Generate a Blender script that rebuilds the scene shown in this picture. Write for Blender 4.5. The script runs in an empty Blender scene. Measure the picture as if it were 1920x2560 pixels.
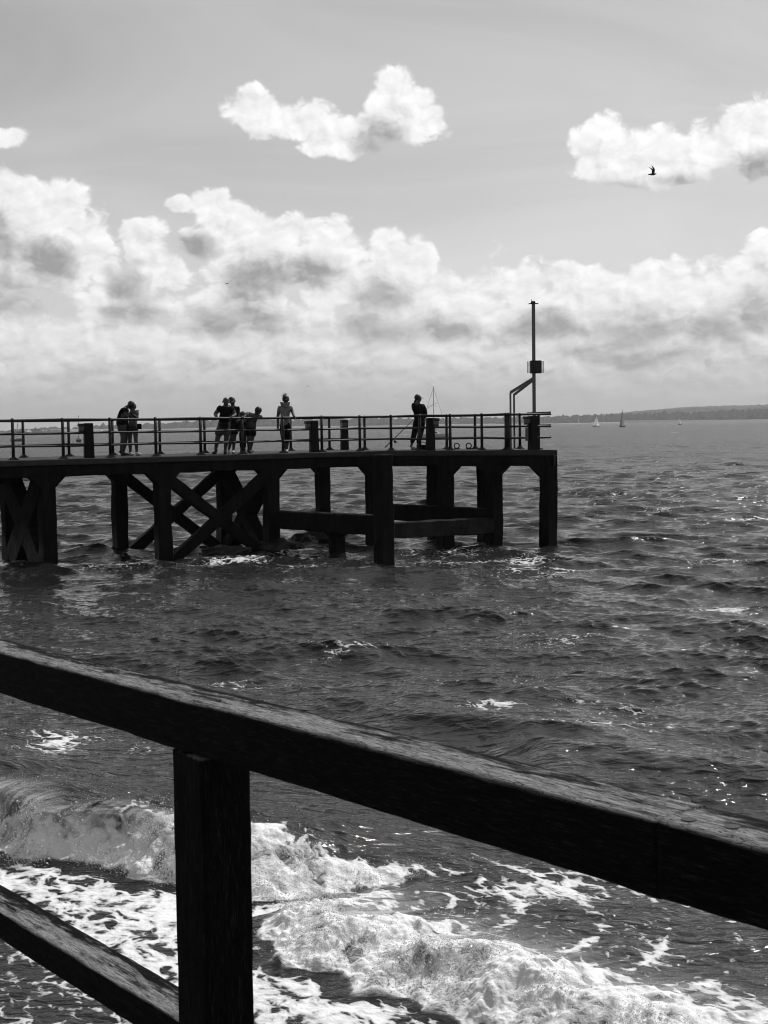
import bpy, bmesh, math, random
import numpy as np
from mathutils import Vector, Matrix

random.seed(7)
R = math.radians
scene = bpy.context.scene
COL = scene.collection

# ------------------------------------------------------------------ camera
CAM_H = 3.9
FPX = 3500.0                       # focal length in pixels of the 1920 x 2560 frame
PITCH = math.atan(218.0 / FPX)
ROLL = R(0.8)
_F = Vector((0, math.cos(PITCH), -math.sin(PITCH)))
_R0 = Vector((1, 0, 0))
_U0 = Vector((0, math.sin(PITCH), math.cos(PITCH)))
_R = _R0 * math.cos(ROLL) - _U0 * math.sin(ROLL)
_U = _R0 * math.sin(ROLL) + _U0 * math.cos(ROLL)
CAM = Vector((0, 0, CAM_H))
cam_data = bpy.data.cameras.new('camera')
cam_data.sensor_fit = 'VERTICAL'
cam_data.sensor_height = 36.0
cam_data.sensor_width = 27.0
cam_data.lens = 36.0 * FPX / 2560.0
cam_data.clip_start = 0.05
cam_data.clip_end = 30000.0
cam_data.dof.use_dof = True
cam_data.dof.focus_distance = 44.0
cam_data.dof.aperture_fstop = 36.0
cam = bpy.data.objects.new('camera', cam_data)
cam.matrix_world = Matrix(((_R.x, _U.x, -_F.x, CAM.x), (_R.y, _U.y, -_F.y, CAM.y), (_R.z, _U.z, -_F.z, CAM.z), (0, 0, 0, 1)))
COL.objects.link(cam)
scene.camera = cam


def ray(px, py):
    return _F + _R * ((px - 960.0) / FPX) + _U * ((1280.0 - py) / FPX)


def at_z(px, py, z):
    d = ray(px, py)
    return CAM + d * ((z - CAM_H) / d.z)


def at_d(px, py, dist):
    d = ray(px, py)
    return CAM + d * (dist / d.y)


# ------------------------------------------------------------------ sun, sky, exposure
SUN_AZ, SUN_EL = R(40.0), R(54.0)          # to the right of the view axis, high above the frame
SUN = Vector((math.sin(SUN_AZ) * math.cos(SUN_EL), math.cos(SUN_AZ) * math.cos(SUN_EL), math.sin(SUN_EL)))
sun_data = bpy.data.lights.new('sun', 'SUN')
sun_data.energy = 3.0
sun_data.angle = R(0.53)
sun_data.color = (1.0, 1.0, 1.0)           # the photograph is black and white
sun = bpy.data.objects.new('sun', sun_data)
sun.rotation_euler = (-SUN).to_track_quat('-Z', 'Y').to_euler()
sun.location = (60, 60, 90)
COL.objects.link(sun)

vs = scene.view_settings
scene.display_settings.display_device = 'sRGB'
vs.view_transform = 'Standard'
vs.look = 'None'
vs.exposure = 0.0
vs.gamma = 1.0
vs.use_curve_mapping = False
scene.cycles.use_denoising = True
scene.cycles.filter_width = 1.1
scene.cycles.use_adaptive_sampling = True
scene.cycles.adaptive_threshold = 0.02
scene.cycles.max_bounces = 6
scene.cycles.volume_bounces = 0
scene.cycles.sample_clamp_indirect = 6.0


class NT:
    """small helper for writing node trees"""

    def __init__(self, tree):
        self.t = tree

    def n(self, kind, ins=None, **props):
        nd = self.t.nodes.new(kind)
        for k, v in props.items():
            setattr(nd, k, v)
        for k, v in (ins or {}).items():
            self.set(nd.inputs[k], v)
        return nd

    def set(self, sock, v):
        if isinstance(v, bpy.types.NodeSocket):
            self.t.links.new(v, sock)
        else:
            sock.default_value = v

    def m(self, op, a, b=None, c=None, clamp=False):
        nd = self.t.nodes.new('ShaderNodeMath')
        nd.operation = op
        nd.use_clamp = clamp
        for i, v in enumerate((a, b, c)):
            if v is not None:
                self.set(nd.inputs[i], v)
        return nd.outputs[0]

    def v(self, op, a, b=None, c=None, scale=None):
        nd = self.t.nodes.new('ShaderNodeVectorMath')
        nd.operation = op
        for i, x in enumerate((a, b, c)):
            if x is not None:
                self.set(nd.inputs[i], x)
        if scale is not None:
            self.set(nd.inputs['Scale'], scale)
        return nd.outputs['Value'] if op in ('LENGTH', 'DOT_PRODUCT', 'DISTANCE') else nd.outputs[0]

    def ss(self, x, a, b, lo=0.0, hi=1.0):
        nd = self.n('ShaderNodeMapRange', {'Value': x, 'From Min': a, 'From Max': b, 'To Min': lo, 'To Max': hi}, interpolation_type='SMOOTHSTEP')
        return nd.outputs[0]

    def lin(self, x, a, b, lo=0.0, hi=1.0):
        nd = self.n('ShaderNodeMapRange', {'Value': x, 'From Min': a, 'From Max': b, 'To Min': lo, 'To Max': hi})
        return nd.outputs[0]

    def noise(self, vec, scale, detail=4.0, rough=0.55, dist=0.0, col=False, lac=2.0):
        nd = self.n('ShaderNodeTexNoise', {'Vector': vec, 'Scale': scale, 'Detail': detail, 'Roughness': rough, 'Distortion': dist, 'Lacunarity': lac})
        return nd.outputs['Color'] if col else nd.outputs[0]

    def mix(self, f, a, b):
        nd = self.t.nodes.new('ShaderNodeMix')
        nd.data_type = 'FLOAT'
        self.set(nd.inputs[0], f)
        self.set(nd.inputs[2], a)
        self.set(nd.inputs[3], b)
        return nd.outputs[0]


# clouds: centres and half-sizes in degrees of azimuth (0 = ahead) and elevation, weight
def _cl(x, y, rx, ry):
    """cloud lobe given on the photograph at 1659 x 2212"""
    k = 1920.0 / 1659.0
    d = ray(x * k, y * k).normalized()
    az, el = math.degrees(math.atan2(d.x, d.y)), math.degrees(math.asin(d.z))
    g = k * math.degrees(1.0 / FPX)
    return (az, el, rx * g, ry * g)


LOBES = [_cl(*a) for a in [
    # the single cloud high in the middle
    (838, 205, 62, 52), (880, 250, 66, 46), (935, 270, 48, 28), (800, 275, 80, 30), (640, 250, 80, 42), (545, 245, 62, 44), (720, 290, 70, 34), (760, 322, 62, 24), (690, 310, 60, 26),
    # right hand cloud
    (1315, 320, 62, 58), (1390, 340, 84, 62), (1300, 365, 52, 36), (1480, 350, 90, 46), (1560, 320, 80, 54), (1640, 280, 76, 62), (1720, 280, 90, 70), (1640, 360, 90, 34), (1450, 390, 80, 22),
    # small one at the left edge, a thin wisp
    (18, 300, 52, 26), (-60, 310, 60, 34),
    # big heap on the left
    (20, 420, 66, 58), (60, 470, 95, 80), (135, 440, 72, 46), (190, 500, 72, 66), (90, 560, 140, 70), (-60, 480, 110, 90), (225, 560, 50, 46),
    (318, 500, 46, 40), (318, 550, 52, 58), (360, 590, 48, 34), (240, 620, 80, 40),
    # heap in the middle
    (385, 440, 36, 22), (455, 440, 50, 38), (490, 480, 66, 40), (570, 500, 72, 48), (640, 490, 62, 34), (700, 500, 54, 44), (740, 540, 48, 34), (430, 540, 52, 36), (520, 560, 100, 60), (640, 570, 110, 60),
    (830, 535, 52, 42), (895, 560, 54, 46), (850, 590, 90, 52), (960, 620, 66, 42), (1020, 620, 58, 38), (1050, 660, 46, 30), (740, 620, 110, 50), (520, 640, 110, 44), (900, 650, 110, 46),
    # low bank on the right
    (1140, 625, 60, 42), (1230, 610, 66, 42), (1320, 620, 76, 42), (1390, 590, 56, 34), (1460, 610, 66, 42), (1540, 630, 66, 50), (1610, 600, 56, 36), (1650, 560, 54, 46), (1690, 640, 80, 60), (1400, 660, 160, 44), (1200, 680, 130, 40),
    # beyond the frame
    (-220, 520, 130, 100), (-420, 560, 160, 80), (-300, 380, 100, 50), (-620, 600, 180, 90), (-560, 300, 120, 50), (1850, 600, 130, 80), (2000, 560, 160, 100), (2220, 600, 170, 90), (1950, 330, 120, 60), (2300, 380, 110, 50),
]]
FOLD = 28.0
# the same masses in fewer, larger lobes, for the light that passes through them
MASSES = [_cl(*a) for a in [
    (850, 235, 105, 70), (600, 255, 120, 48), (750, 300, 110, 38), (1370, 345, 130, 70), (1520, 340, 110, 60), (1670, 300, 120, 80), (10, 300, 70, 30),
    (30, 440, 110, 80), (150, 480, 125, 80), (70, 560, 190, 80), (320, 530, 62, 76), (330, 600, 110, 50), (450, 460, 90, 52), (600, 520, 160, 80), (700, 510, 90, 62), (560, 610, 200, 70),
    (860, 560, 105, 70), (1000, 630, 100, 56), (860, 640, 190, 60), (1200, 640, 150, 62), (1400, 630, 170, 66), (1580, 620, 130, 66), (1670, 580, 90, 80), (-260, 520, 220, 110), (2050, 580, 260, 110), (1400, 690, 300, 50)]]


def cloud_body_group(lobes, soft):
    """large shape of the clouds: lobes warped by slow noise, and the bank low over the horizon"""
    g = bpy.data.node_groups.new('cloud_body', 'ShaderNodeTree')
    g.interface.new_socket('dir', in_out='INPUT', socket_type='NodeSocketVector')
    for nm, ty in (('body', 'Float'), ('el', 'Float'), ('q', 'Vector')):
        g.interface.new_socket(nm, in_out='OUTPUT', socket_type='NodeSocket' + ty)
    N = NT(g)
    gi = N.n('NodeGroupInput').outputs[0]
    go = N.n('NodeGroupOutput')
    x, y, z = N.n('ShaderNodeSeparateXYZ', {0: N.v('NORMALIZE', gi)}).outputs
    az = N.m('MULTIPLY', N.m('ARCTAN2', x, y), 57.29578)
    el = N.m('MULTIPLY', N.m('ARCSINE', z), 57.29578)
    azf = N.m('SUBTRACT', N.m('PINGPONG', N.m('ADD', az, FOLD + 4 * FOLD * 2), FOLD * 2), FOLD)
    q = N.n('ShaderNodeCombineXYZ', {0: az, 1: el, 2: 0.0}).outputs[0]
    p = N.n('ShaderNodeCombineXYZ', {0: azf, 1: el, 2: 0.0}).outputs[0]
    w1 = N.v('SUBTRACT', N.noise(q, 0.42, 2.0, 0.5, col=True), (0.5, 0.5, 0.5))
    p = N.v('MULTIPLY_ADD', w1, (2.0, 1.6, 0.0), p)
    acc = None
    for (a, e, rx, ry) in lobes:
        r = N.v('LENGTH', N.v('MULTIPLY_ADD', p, (1 / rx, 1 / ry, 0.0), (-a / rx, -e / ry, 0.0)))
        acc = r if acc is None else N.m('SMOOTH_MIN', acc, r, soft)
    body = N.m('SUBTRACT', 1.0, acc)
    ps = N.n('ShaderNodeSeparateXYZ', {0: p}).outputs
    bank = N.m('MINIMUM', N.m('MULTIPLY', N.m('SUBTRACT', 5.4, ps[1]), 0.22), 0.42)
    body = N.m('MINIMUM', N.m('SMOOTH_MAX', body, bank, 0.25), 0.85)
    N.set(go.inputs['body'], body)
    N.set(go.inputs['el'], el)
    N.set(go.inputs['q'], q)
    return g


def cloud_detail_group():
    """cauliflower billows and fine wisps"""
    g = bpy.data.node_groups.new('cloud_detail', 'ShaderNodeTree')
    g.interface.new_socket('q', in_out='INPUT', socket_type='NodeSocketVector')
    for nm in ('detail', 'billow'):
        g.interface.new_socket(nm, in_out='OUTPUT', socket_type='NodeSocketFloat')
    N = NT(g)
    gi = N.n('NodeGroupInput').outputs[0]
    go = N.n('NodeGroupOutput')
    gx, gy, _ = N.n('ShaderNodeSeparateXYZ', {0: gi}).outputs
    # clouds farther off lie lower and look flatter
    gl = N.m('MULTIPLY_ADD', N.m('EXPONENT', N.m('MULTIPLY', N.m('MAXIMUM', gy, -4.0), -0.25)), -3.4, gy)
    qs = N.n('ShaderNodeCombineXYZ', {0: gx, 1: N.m('MULTIPLY', gl, 1.15), 2: 0.0}).outputs[0]
    nz = N.n('ShaderNodeTexNoise', {'Vector': qs, 'Scale': 0.9, 'Detail': 2.0, 'Roughness': 0.5}, noise_dimensions='2D').outputs['Color']
    qw = N.v('MULTIPLY_ADD', N.v('SUBTRACT', nz, (0.5, 0.5, 0.5)), (0.9, 0.9, 0.0), qs)
    vo = N.n('ShaderNodeTexVoronoi', {'Vector': qw, 'Scale': 0.7, 'Detail': 2.0, 'Roughness': 0.55, 'Lacunarity': 2.3}, voronoi_dimensions='2D', feature='F1', normalize=True).outputs['Distance']
    fb = N.n('ShaderNodeTexNoise', {'Vector': qw, 'Scale': 0.5, 'Detail': 6.0, 'Roughness': 0.57}, noise_dimensions='2D').outputs[0]
    det = N.m('MULTIPLY_ADD', N.m('SUBTRACT', 0.36, vo), 0.75, N.m('MULTIPLY', N.m('SUBTRACT', fb, 0.5), 1.35))
    N.set(go.inputs['detail'], det)
    N.set(go.inputs['billow'], N.m('SUBTRACT', 0.36, vo))
    return g


world = bpy.data.worlds.new('World')
scene.world = world
world.use_nodes = True
world.cycles.sampling_method = 'NONE'
wt = world.node_tree
wt.nodes.clear()
W = NT(wt)
SKY_STRENGTH = 0.1
sky = W.n('ShaderNodeTexSky', sky_type='NISHITA', sun_disc=False, sun_elevation=SUN_EL, sun_rotation=SUN_AZ, altitude=0.0, air_density=1.0, dust_density=1.6, ozone_density=1.0)
bw = W.n('ShaderNodeRGBToBW', {0: sky.outputs[0]}).outputs[0]
direction = W.n('ShaderNodeTexCoord').outputs['Generated']
cb, cm, cd = cloud_body_group(LOBES, 0.30), cloud_body_group(MASSES, 0.35), cloud_detail_group()


def body_at(eps, tree):
    dv = direction if eps == 0 else W.v('MULTIPLY_ADD', tuple(SUN), (eps, eps, eps), direction)
    return W.n('ShaderNodeGroup', {'dir': dv}, node_tree=tree)


b0, b2 = body_at(0, cb), body_at(0.032, cm)
el = b0.outputs['el']
q0 = b0.outputs['q']
dg0 = W.n('ShaderNodeGroup', {'q': q0}, node_tree=cd)
det0 = dg0.outputs[0]
det1 = W.n('ShaderNodeGroup', {'q': W.v('ADD', q0, (0.20, 0.25, 0.0))}, node_tree=cd).outputs[0]
B0, B2 = b0.outputs['body'], b2.outputs['body']
d0 = W.m('ADD', W.m('ADD', B0, 0.09), det0)
d1 = W.m('ADD', W.mix(0.2, B0, B2), det1)
d2 = W.m('ADD', B2, W.m('MULTIPLY', det1, 0.30))
alpha = W.ss(d0, -0.01, 0.34)
# light that gets through from the sun's side: thick cloud towards the sun means a grey patch
occ = W.m('ADD', W.m('MULTIPLY', W.ss(d1, 0.30, 1.30), 0.24), W.m('MULTIPLY', W.ss(d2, 0.10, 0.85), 0.84))
relief = W.m('MULTIPLY', W.m('SUBTRACT', det0, det1), 0.48)
lit = W.m('ADD', W.m('SUBTRACT', 1.0, W.m('MULTIPLY', occ, 1.0)), relief)
lit = W.m('ADD', lit, W.m('MULTIPLY', dg0.outputs['billow'], 0.50))
lit = W.m('MAXIMUM', lit, 0.0)
# clouds are brighter towards the sun
sunward = W.ss(W.v('DOT_PRODUCT', W.v('NORMALIZE', direction), tuple(SUN)), 0.35, 0.95)
peak = W.m('MULTIPLY_ADD', sunward, 0.12, 0.86)
cloud = W.m('MULTIPLY', W.m('MULTIPLY_ADD', lit, 0.62, 0.405), peak)
# far clouds near the horizon lose contrast in the air
air = W.m('ADD', W.ss(el, 0.2, 2.6, 0.55, 0.0), W.ss(el, 0.5, 6.5, 0.42, 0.0))
cloud = W.mix(air, cloud, W.m('MULTIPLY_ADD', sunward, 0.16, 0.44))
skyv = W.m('MULTIPLY', bw, SKY_STRENGTH * 1.08)
# thin high streaks
cir = W.n('ShaderNodeTexNoise', {'Vector': W.v('MULTIPLY', q0, (0.045, 0.16, 0.0)), 'Scale': 1.0, 'Detail': 4.0, 'Roughness': 0.6, 'Distortion': 0.6}, noise_dimensions='2D').outputs[0]
skyv = W.m('MULTIPLY', skyv, W.lin(cir, 0.3, 0.75, 0.95, 1.18))
final = W.mix(alpha, skyv, cloud)
bg = W.n('ShaderNodeBackground', {'Color': W.m('DIVIDE', final, SKY_STRENGTH), 'Strength': SKY_STRENGTH})
W.t.links.new(bg.outputs[0], W.n('ShaderNodeOutputWorld').inputs[0])


# ------------------------------------------------------------------ helpers for things
def mat(name, color=0.1, rough=0.7, spec=0.3, metal=0.0, noise=0.0, nscale=8.0, bump=0.0, bscale=30.0, stretch=(1, 1, 1)):
    m = bpy.data.materials.new(name)
    m.use_nodes = True
    N = NT(m.node_tree)
    b = m.node_tree.nodes['Principled BSDF']
    b.inputs['Roughness'].default_value = rough
    b.inputs['Specular IOR Level'].default_value = spec
    b.inputs['Metallic'].default_value = metal
    b.inputs['Base Color'].default_value = (color, color, color, 1)
    if noise or bump:
        tc = N.n('ShaderNodeTexCoord').outputs['Object']
        tc = N.v('MULTIPLY', tc, stretch)
        if noise:
            f = N.noise(tc, nscale, 5.0, 0.6)
            c = N.lin(f, 0.3, 0.7, max(color * (1 - noise), 0.0), color * (1 + noise))
            N.set(b.inputs['Base Color'], c)
        if bump:
            h = N.noise(tc, bscale, 4.0, 0.6)
            N.set(b.inputs['Normal'], N.n('ShaderNodeBump', {'Height': h, 'Strength': bump, 'Distance': 0.02}).outputs[0])
    return m


def link_mesh(name, me, material=None, parent=None, smooth=False):
    if material is not None:
        me.materials.append(material)
    if smooth:
        me.polygons.foreach_set('use_smooth', [True] * len(me.polygons))
    o = bpy.data.objects.new(name, me)
    COL.objects.link(o)
    if parent is not None:
        o.parent = parent
    return o


def empty(name, loc=(0, 0, 0), rz=0.0):
    o = bpy.data.objects.new(name, None)
    o.empty_display_size = 0.2
    o.location = loc
    o.rotation_euler = (0, 0, rz)
    COL.objects.link(o)
    return o


def tag(o, label=None, cat=None, group=None, kind=None):
    for k, v in (('label', label), ('category', cat), ('group', group), ('kind', kind)):
        if v:
            o[k] = v
    return o


class MB:
    """collects simple solids into one mesh"""

    def __init__(self):
        self.v, self.f = [], []

    def add(self, vs_, fs):
        k = len(self.v)
        self.v += [tuple(p) for p in vs_]
        self.f += [tuple(i + k for i in f) for f in fs]
        return self

    def hexa(self, p):
        """eight corners: bottom ring of four, then top ring of four"""
        return self.add(p, [(3, 2, 1, 0), (4, 5, 6, 7), (0, 1, 5, 4), (1, 2, 6, 5), (2, 3, 7, 6), (3, 0, 4, 7)])

    def box(self, c, s, rz=0.0, taper=1.0):
        ca, sa = math.cos(rz), math.sin(rz)
        out = []
        for z, k in ((-s[2] / 2, 1.0), (s[2] / 2, taper)):
            for dx, dy in ((-1, -1), (1, -1), (1, 1), (-1, 1)):
                x, y = dx * s[0] / 2 * k, dy * s[1] / 2 * k
                out.append((c[0] + x * ca - y * sa, c[1] + x * sa + y * ca, c[2] + z))
        return self.hexa(out)

    def bar(self, a, b, w, h, up=(0, 0, 1)):
        """rectangular bar from a to b, w across, h along up"""
        a, b = Vector(a), Vector(b)
        d = (b - a).normalized()
        side = d.cross(Vector(up)).normalized()
        u = side.cross(d).normalized()
        out = []
        for p in (a, b):
            out += [p - side * w / 2 - u * h / 2, p + side * w / 2 - u * h / 2, p + side * w / 2 + u * h / 2, p - side * w / 2 + u * h / 2]
        return self.hexa(out)

    def tube(self, pts, rad, n=8, cap=True, axis=None):
        pts = [Vector(p) for p in pts]
        rads = rad if isinstance(rad, (list, tuple)) else [rad] * len(pts)
        k = len(self.v)
        for i, p in enumerate(pts):
            d = (pts[min(i + 1, len(pts) - 1)] - pts[max(i - 1, 0)]).normalized()
            ref = Vector(axis) if axis else (Vector((0, 0, 1)) if abs(d.z) < 0.9 else Vector((1, 0, 0)))
            s = d.cross(ref).normalized()
            u = s.cross(d)
            for j in range(n):
                a = 2 * math.pi * j / n
                self.v.append(tuple(p + (s * math.cos(a) + u * math.sin(a)) * rads[i]))
        for i in range(len(pts) - 1):
            for j in range(n):
                a, b = k + i * n + j, k + i * n + (j + 1) % n
                self.f.append((a, b, b + n, a + n))
        if cap:
            self.f.append(tuple(k + j for j in reversed(range(n))))
            self.f.append(tuple(k + (len(pts) - 1) * n + j for j in range(n)))
        return self

    def ball(self, c, r, n=8, m=6):
        r = r if isinstance(r, (tuple, list)) else (r, r, r)
        k = len(self.v)
        self.v.append((c[0], c[1], c[2] - r[2]))
        for i in range(1, m):
            t = math.pi * i / m
            for j in range(n):
                a = 2 * math.pi * j / n
                self.v.append((c[0] + r[0] * math.sin(t) * math.cos(a), c[1] + r[1] * math.sin(t) * math.sin(a), c[2] - r[2] * math.cos(t)))
        self.v.append((c[0], c[1], c[2] + r[2]))
        for j in range(n):
            self.f.append((k, k + 1 + (j + 1) % n, k + 1 + j))
            e = k + 1 + (m - 2) * n
            self.f.append((e + j, e + (j + 1) % n, len(self.v) - 1))
        for i in range(m - 2):
            for j in range(n):
                a, b = k + 1 + i * n + j, k + 1 + i * n + (j + 1) % n
                self.f.append((a, b, b + n, a + n))
        return self

    def build(self, name, material, parent=None, smooth=False, bevel=0.0, rough=0.0, seed=0):
        me = bpy.data.meshes.new(name)
        me.from_pydata(self.v, [], self.f)
        bm = bmesh.new()
        bm.from_mesh(me)
        bmesh.ops.recalc_face_normals(bm, faces=bm.faces)
        if bevel:
            bmesh.ops.bevel(bm, geom=[e for e in bm.edges], offset=bevel, segments=2, affect='EDGES', clamp_overlap=True)
        bm.to_mesh(me)
        bm.free()
        me.update()
        return link_mesh(name, me, material, parent, smooth)


def rough_solid(name, material, parent, corners, cell=0.14, amp=0.02, seed=0, chamfer=0.03):
    """a cast concrete member between two 4-corner rings, its faces cut up and worn unevenly"""
    from mathutils import noise as mn
    mb = MB().hexa(corners)
    me = bpy.data.meshes.new(name)
    me.from_pydata(mb.v, [], mb.f)
    bm = bmesh.new()
    bm.from_mesh(me)
    bmesh.ops.recalc_face_normals(bm, faces=bm.faces)
    bmesh.ops.bevel(bm, geom=list(bm.edges), offset=chamfer, segments=1, affect='EDGES')
    for _ in range(6):
        long_e = [e for e in bm.edges if e.calc_length() > cell * 1.9]
        if not long_e:
            break
        bmesh.ops.subdivide_edges(bm, edges=long_e, cuts=1, use_grid_fill=True)
    off = Vector((seed * 3.7, seed * 1.3, seed * 2.1))
    for v in bm.verts:
        p = v.co
        n1 = mn.fractal(p * 1.3 + off, 1.0, 2.0, 4)
        n2 = mn.noise_vector(p * 4.0 + off)
        wet = max(0.0, 1.0 - p.z / 1.2) if p.z > -1 else 1.0
        v.co = p + n2 * amp * 0.5 + v.normal * (n1 * amp * (1.0 + wet))
    bmesh.ops.triangulate(bm, faces=[f for f in bm.faces if len(f.verts) > 4])
    bm.to_mesh(me)
    bm.free()
    return link_mesh(name, me, material, parent)


# vectorised gradient noise for the sea
_rng = np.random.default_rng(11)
_PERM = np.tile(_rng.permutation(256), 2)
_GA = _rng.random(256) * 2 * np.pi
_GX, _GY = np.cos(_GA), np.sin(_GA)


def pn(x, y):
    """2D gradient noise, about -0.7 .. 0.7"""
    xi, yi = np.floor(x).astype(np.int64), np.floor(y).astype(np.int64)
    xf, yf = x - xi, y - yi
    u, v = xf * xf * xf * (xf * (xf * 6 - 15) + 10), yf * yf * yf * (yf * (yf * 6 - 15) + 10)

    def g(ix, iy, dx, dy):
        h = _PERM[(_PERM[ix & 255] + iy) & 255]
        return _GX[h] * dx + _GY[h] * dy
    a, b = g(xi, yi, xf, yf), g(xi + 1, yi, xf - 1, yf)
    c, d = g(xi, yi + 1, xf, yf - 1), g(xi + 1, yi + 1, xf - 1, yf - 1)
    return (a + u * (b - a)) * (1 - v) + (c + u * (d - c)) * v


def fbm(x, y, o=4, gain=0.5):
    t, a = 0.0, 1.0
    for i in range(o):
        t = t + a * pn(x * 2 ** i + 17.3 * i, y * 2 ** i - 9.1 * i)
        a *= gain
    return t


def sst(x, a, b):
    t = np.clip((x - a) / (b - a), 0, 1)
    return t * t * (3 - 2 * t)


# ------------------------------------------------------------------ the sea
SHORE_A = R(38.1)
NU = (math.cos(SHORE_A), math.sin(SHORE_A))        # points out to sea
NV = (-math.sin(SHORE_A), math.cos(SHORE_A))       # along the beach, away from the camera


def build_sea():
    th = np.concatenate([np.linspace(-62, -19, 50, endpoint=False), np.linspace(-19, 19, 660, endpoint=False), np.linspace(19, 55, 44)])
    th = np.radians(th)
    FH = FPX * CAM_H
    yy = np.concatenate([np.arange(1800, 1560, -4.0), np.arange(1560, 600, -1.35), np.arange(600, 70, -1.0), np.arange(70, 20, -0.55), np.arange(20, 2.2, -0.5), [1.9, 1.7]])
    r = FH / yy
    dr = np.gradient(r)
    nr, nt = len(r), len(th)
    T, RR = np.meshgrid(th, r)
    X = (RR * np.sin(T)).astype(np.float32)
    Y = (RR * np.cos(T)).astype(np.float32)
    DR = np.repeat(dr[:, None], nt, 1).astype(np.float32)
    U = X * NU[0] + Y * NU[1]
    V = X * NV[0] + Y * NV[1]
    Z = np.zeros_like(X)
    DX = np.zeros_like(X)
    DY = np.zeros_like(X)
    rg = np.random.default_rng(5)
    # gusts: patches where the chop is stronger or weaker
    near_n = min(nr, int(np.searchsorted(r, 420.0)))
    gust = np.ones_like(X)
    gust[:near_n] = np.clip(1.0 + 0.65 * fbm(X[:near_n] * 0.13, Y[:near_n] * 0.10, 3), 0.35, 1.7)
    shore = 0.22 + 0.78 * sst(U, 7.5, 15.0)
    lee = 1.0 - 0.35 * np.exp(-(((X + 4) / 9.0) ** 2 + ((Y - 30) / 8.0) ** 2))
    ncomp = 110
    lam = np.exp(rg.uniform(math.log(0.32), math.log(6.5), ncomp))
    lam[:4] = (7.5, 6.2, 5.1, 4.4)
    for L in lam:
        ang = math.atan2(-0.93, -0.36) + rg.normal(0, 0.46)
        kx, ky = math.cos(ang), math.sin(ang)
        k = 2 * math.pi / L
        st = (0.012 + 0.039 * math.exp(-((math.log(L / 1.5)) / 0.75) ** 2)) * rg.uniform(0.6, 1.4)
        a = st / k
        ph = rg.uniform(0, 2 * math.pi)
        # leave out what the mesh cannot carry at this range
        w_row = sst(L, 1.0 * dr, 2.4 * dr)
        m = int(np.sum(w_row > 0.02))
        if m == 0:
            continue
        arg = (k * (kx * X[:m] + ky * Y[:m]) + ph).astype(np.float32)
        amp = (a * w_row[:m, None]).astype(np.float32) * shore[:m] * lee[:m]
        if L < 3.0:
            amp = amp * gust[:m]
        s, c = np.sin(arg), np.cos(arg)
        Z[:m] += amp * c
        DX[:m] -= amp * s * kx * 1.4
        DY[:m] -= amp * s * ky * 1.4
    # small wind ripples, carried by the mesh only close by
    for L in np.exp(rg.uniform(math.log(0.13), math.log(0.42), 44)):
        ang = math.atan2(-0.93, -0.30) + rg.normal(0, 0.6)
        kx, ky = math.cos(ang), math.sin(ang)
        k = 2 * math.pi / L
        a = 0.042 * rg.uniform(0.5, 1.3) / k
        ph = rg.uniform(0, 2 * math.pi)
        w_row = sst(L, 1.2 * dr, 3.0 * dr)
        m = int(np.sum(w_row > 0.02))
        if m == 0:
            continue
        arg = (k * (kx * X[:m] + ky * Y[:m]) + ph).astype(np.float32)
        amp = (a * w_row[:m, None]).astype(np.float32) * (0.35 + 0.65 * shore[:m]) * gust[:m]
        Z[:m] += amp * np.cos(arg)
        DX[:m] -= amp * np.sin(arg) * kx
        DY[:m] -= amp * np.sin(arg) * ky
    # a low swell about to stand up off the beach
    nz = fbm(V * 0.25, U * 0.1, 2)
    for uc, h, vc, vw in ((11.6, 0.24, 12.6, 3.2), (12.6, 0.16, 8.5, 4.0), (17.5, 0.12, 18.0, 6.0), (20.5, 0.10, 10.0, 7.0)):
        s = U - (uc + 1.4 * nz)
        prof = np.where(s < 0, np.exp(-(s / 0.55) ** 2), np.exp(-(s / 1.3) ** 2))
        Z += h * prof * np.exp(-((V - vc) / vw) ** 2)
    foam = np.zeros_like(X)
    milk_glow = np.zeros_like(X)
    cn = int(np.searchsorted(r, 26.0))
    sl = slice(0, cn)
    u, v = U[sl], V[sl]
    # ---- wave A: breaker, plunging on the left, spilling towards its near end
    n1 = fbm(v * 0.9 + 3.1, u * 0.15, 3)
    n2 = fbm(v * 3.0, u * 0.6 + 7.0, 3)
    ab = np.interp(v, [8.0, 9.0, 9.35, 9.65, 10.4, 11.3, 11.9, 13.5, 16, 25], [7.6, 7.0, 6.55, 6.15, 5.8, 5.45, 4.95, 4.75, 4.7, 4.6]) + 0.24 * n1 + 0.12 * n2
    hA = 0.44 * sst(v, 8.7, 10.6) * (1.0 + 0.25 * n1)
    s = u - ab
    rise = sst(s, -0.04, 0.72)
    back = 1.0 / (1.0 + (np.maximum(s - 0.62, 0) / 1.15) ** 2.2)
    pA = rise * back
    zA = hA * pA
    lip = np.exp(-((s - 0.55) / 0.22) ** 2) * hA
    duA = -0.36 * lip * sst(v, 10.0, 12.0)                 # the lip leans over towards the beach
    # ---- wave B: the foaming bore in front
    bb = np.interp(v, [4.0, 5.5, 6.4, 6.8, 7.1, 7.45, 7.9, 8.4, 9.2, 10.0], [6.3, 6.0, 5.85, 5.8, 5.8, 5.6, 5.65, 5.5, 5.85, 6.5]) + 0.26 * fbm(v * 1.6, u * 0.2 + 40, 3) + 0.10 * n2
    hB = 0.19 * (1.0 + 0.9 * fbm(v * 1.3 + 30, u * 0.4, 2)) * (1 - sst(v, 8.7, 9.7))
    sb = u - bb
    pB = sst(sb, -0.05, 0.58) / (1.0 + (np.maximum(sb - 0.5, 0) / 0.8) ** 2.0)
    zB = hB * pB
    front = np.minimum(np.where(v > 9.3, s, 99), np.where(v < 9.7, sb, 99))
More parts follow.
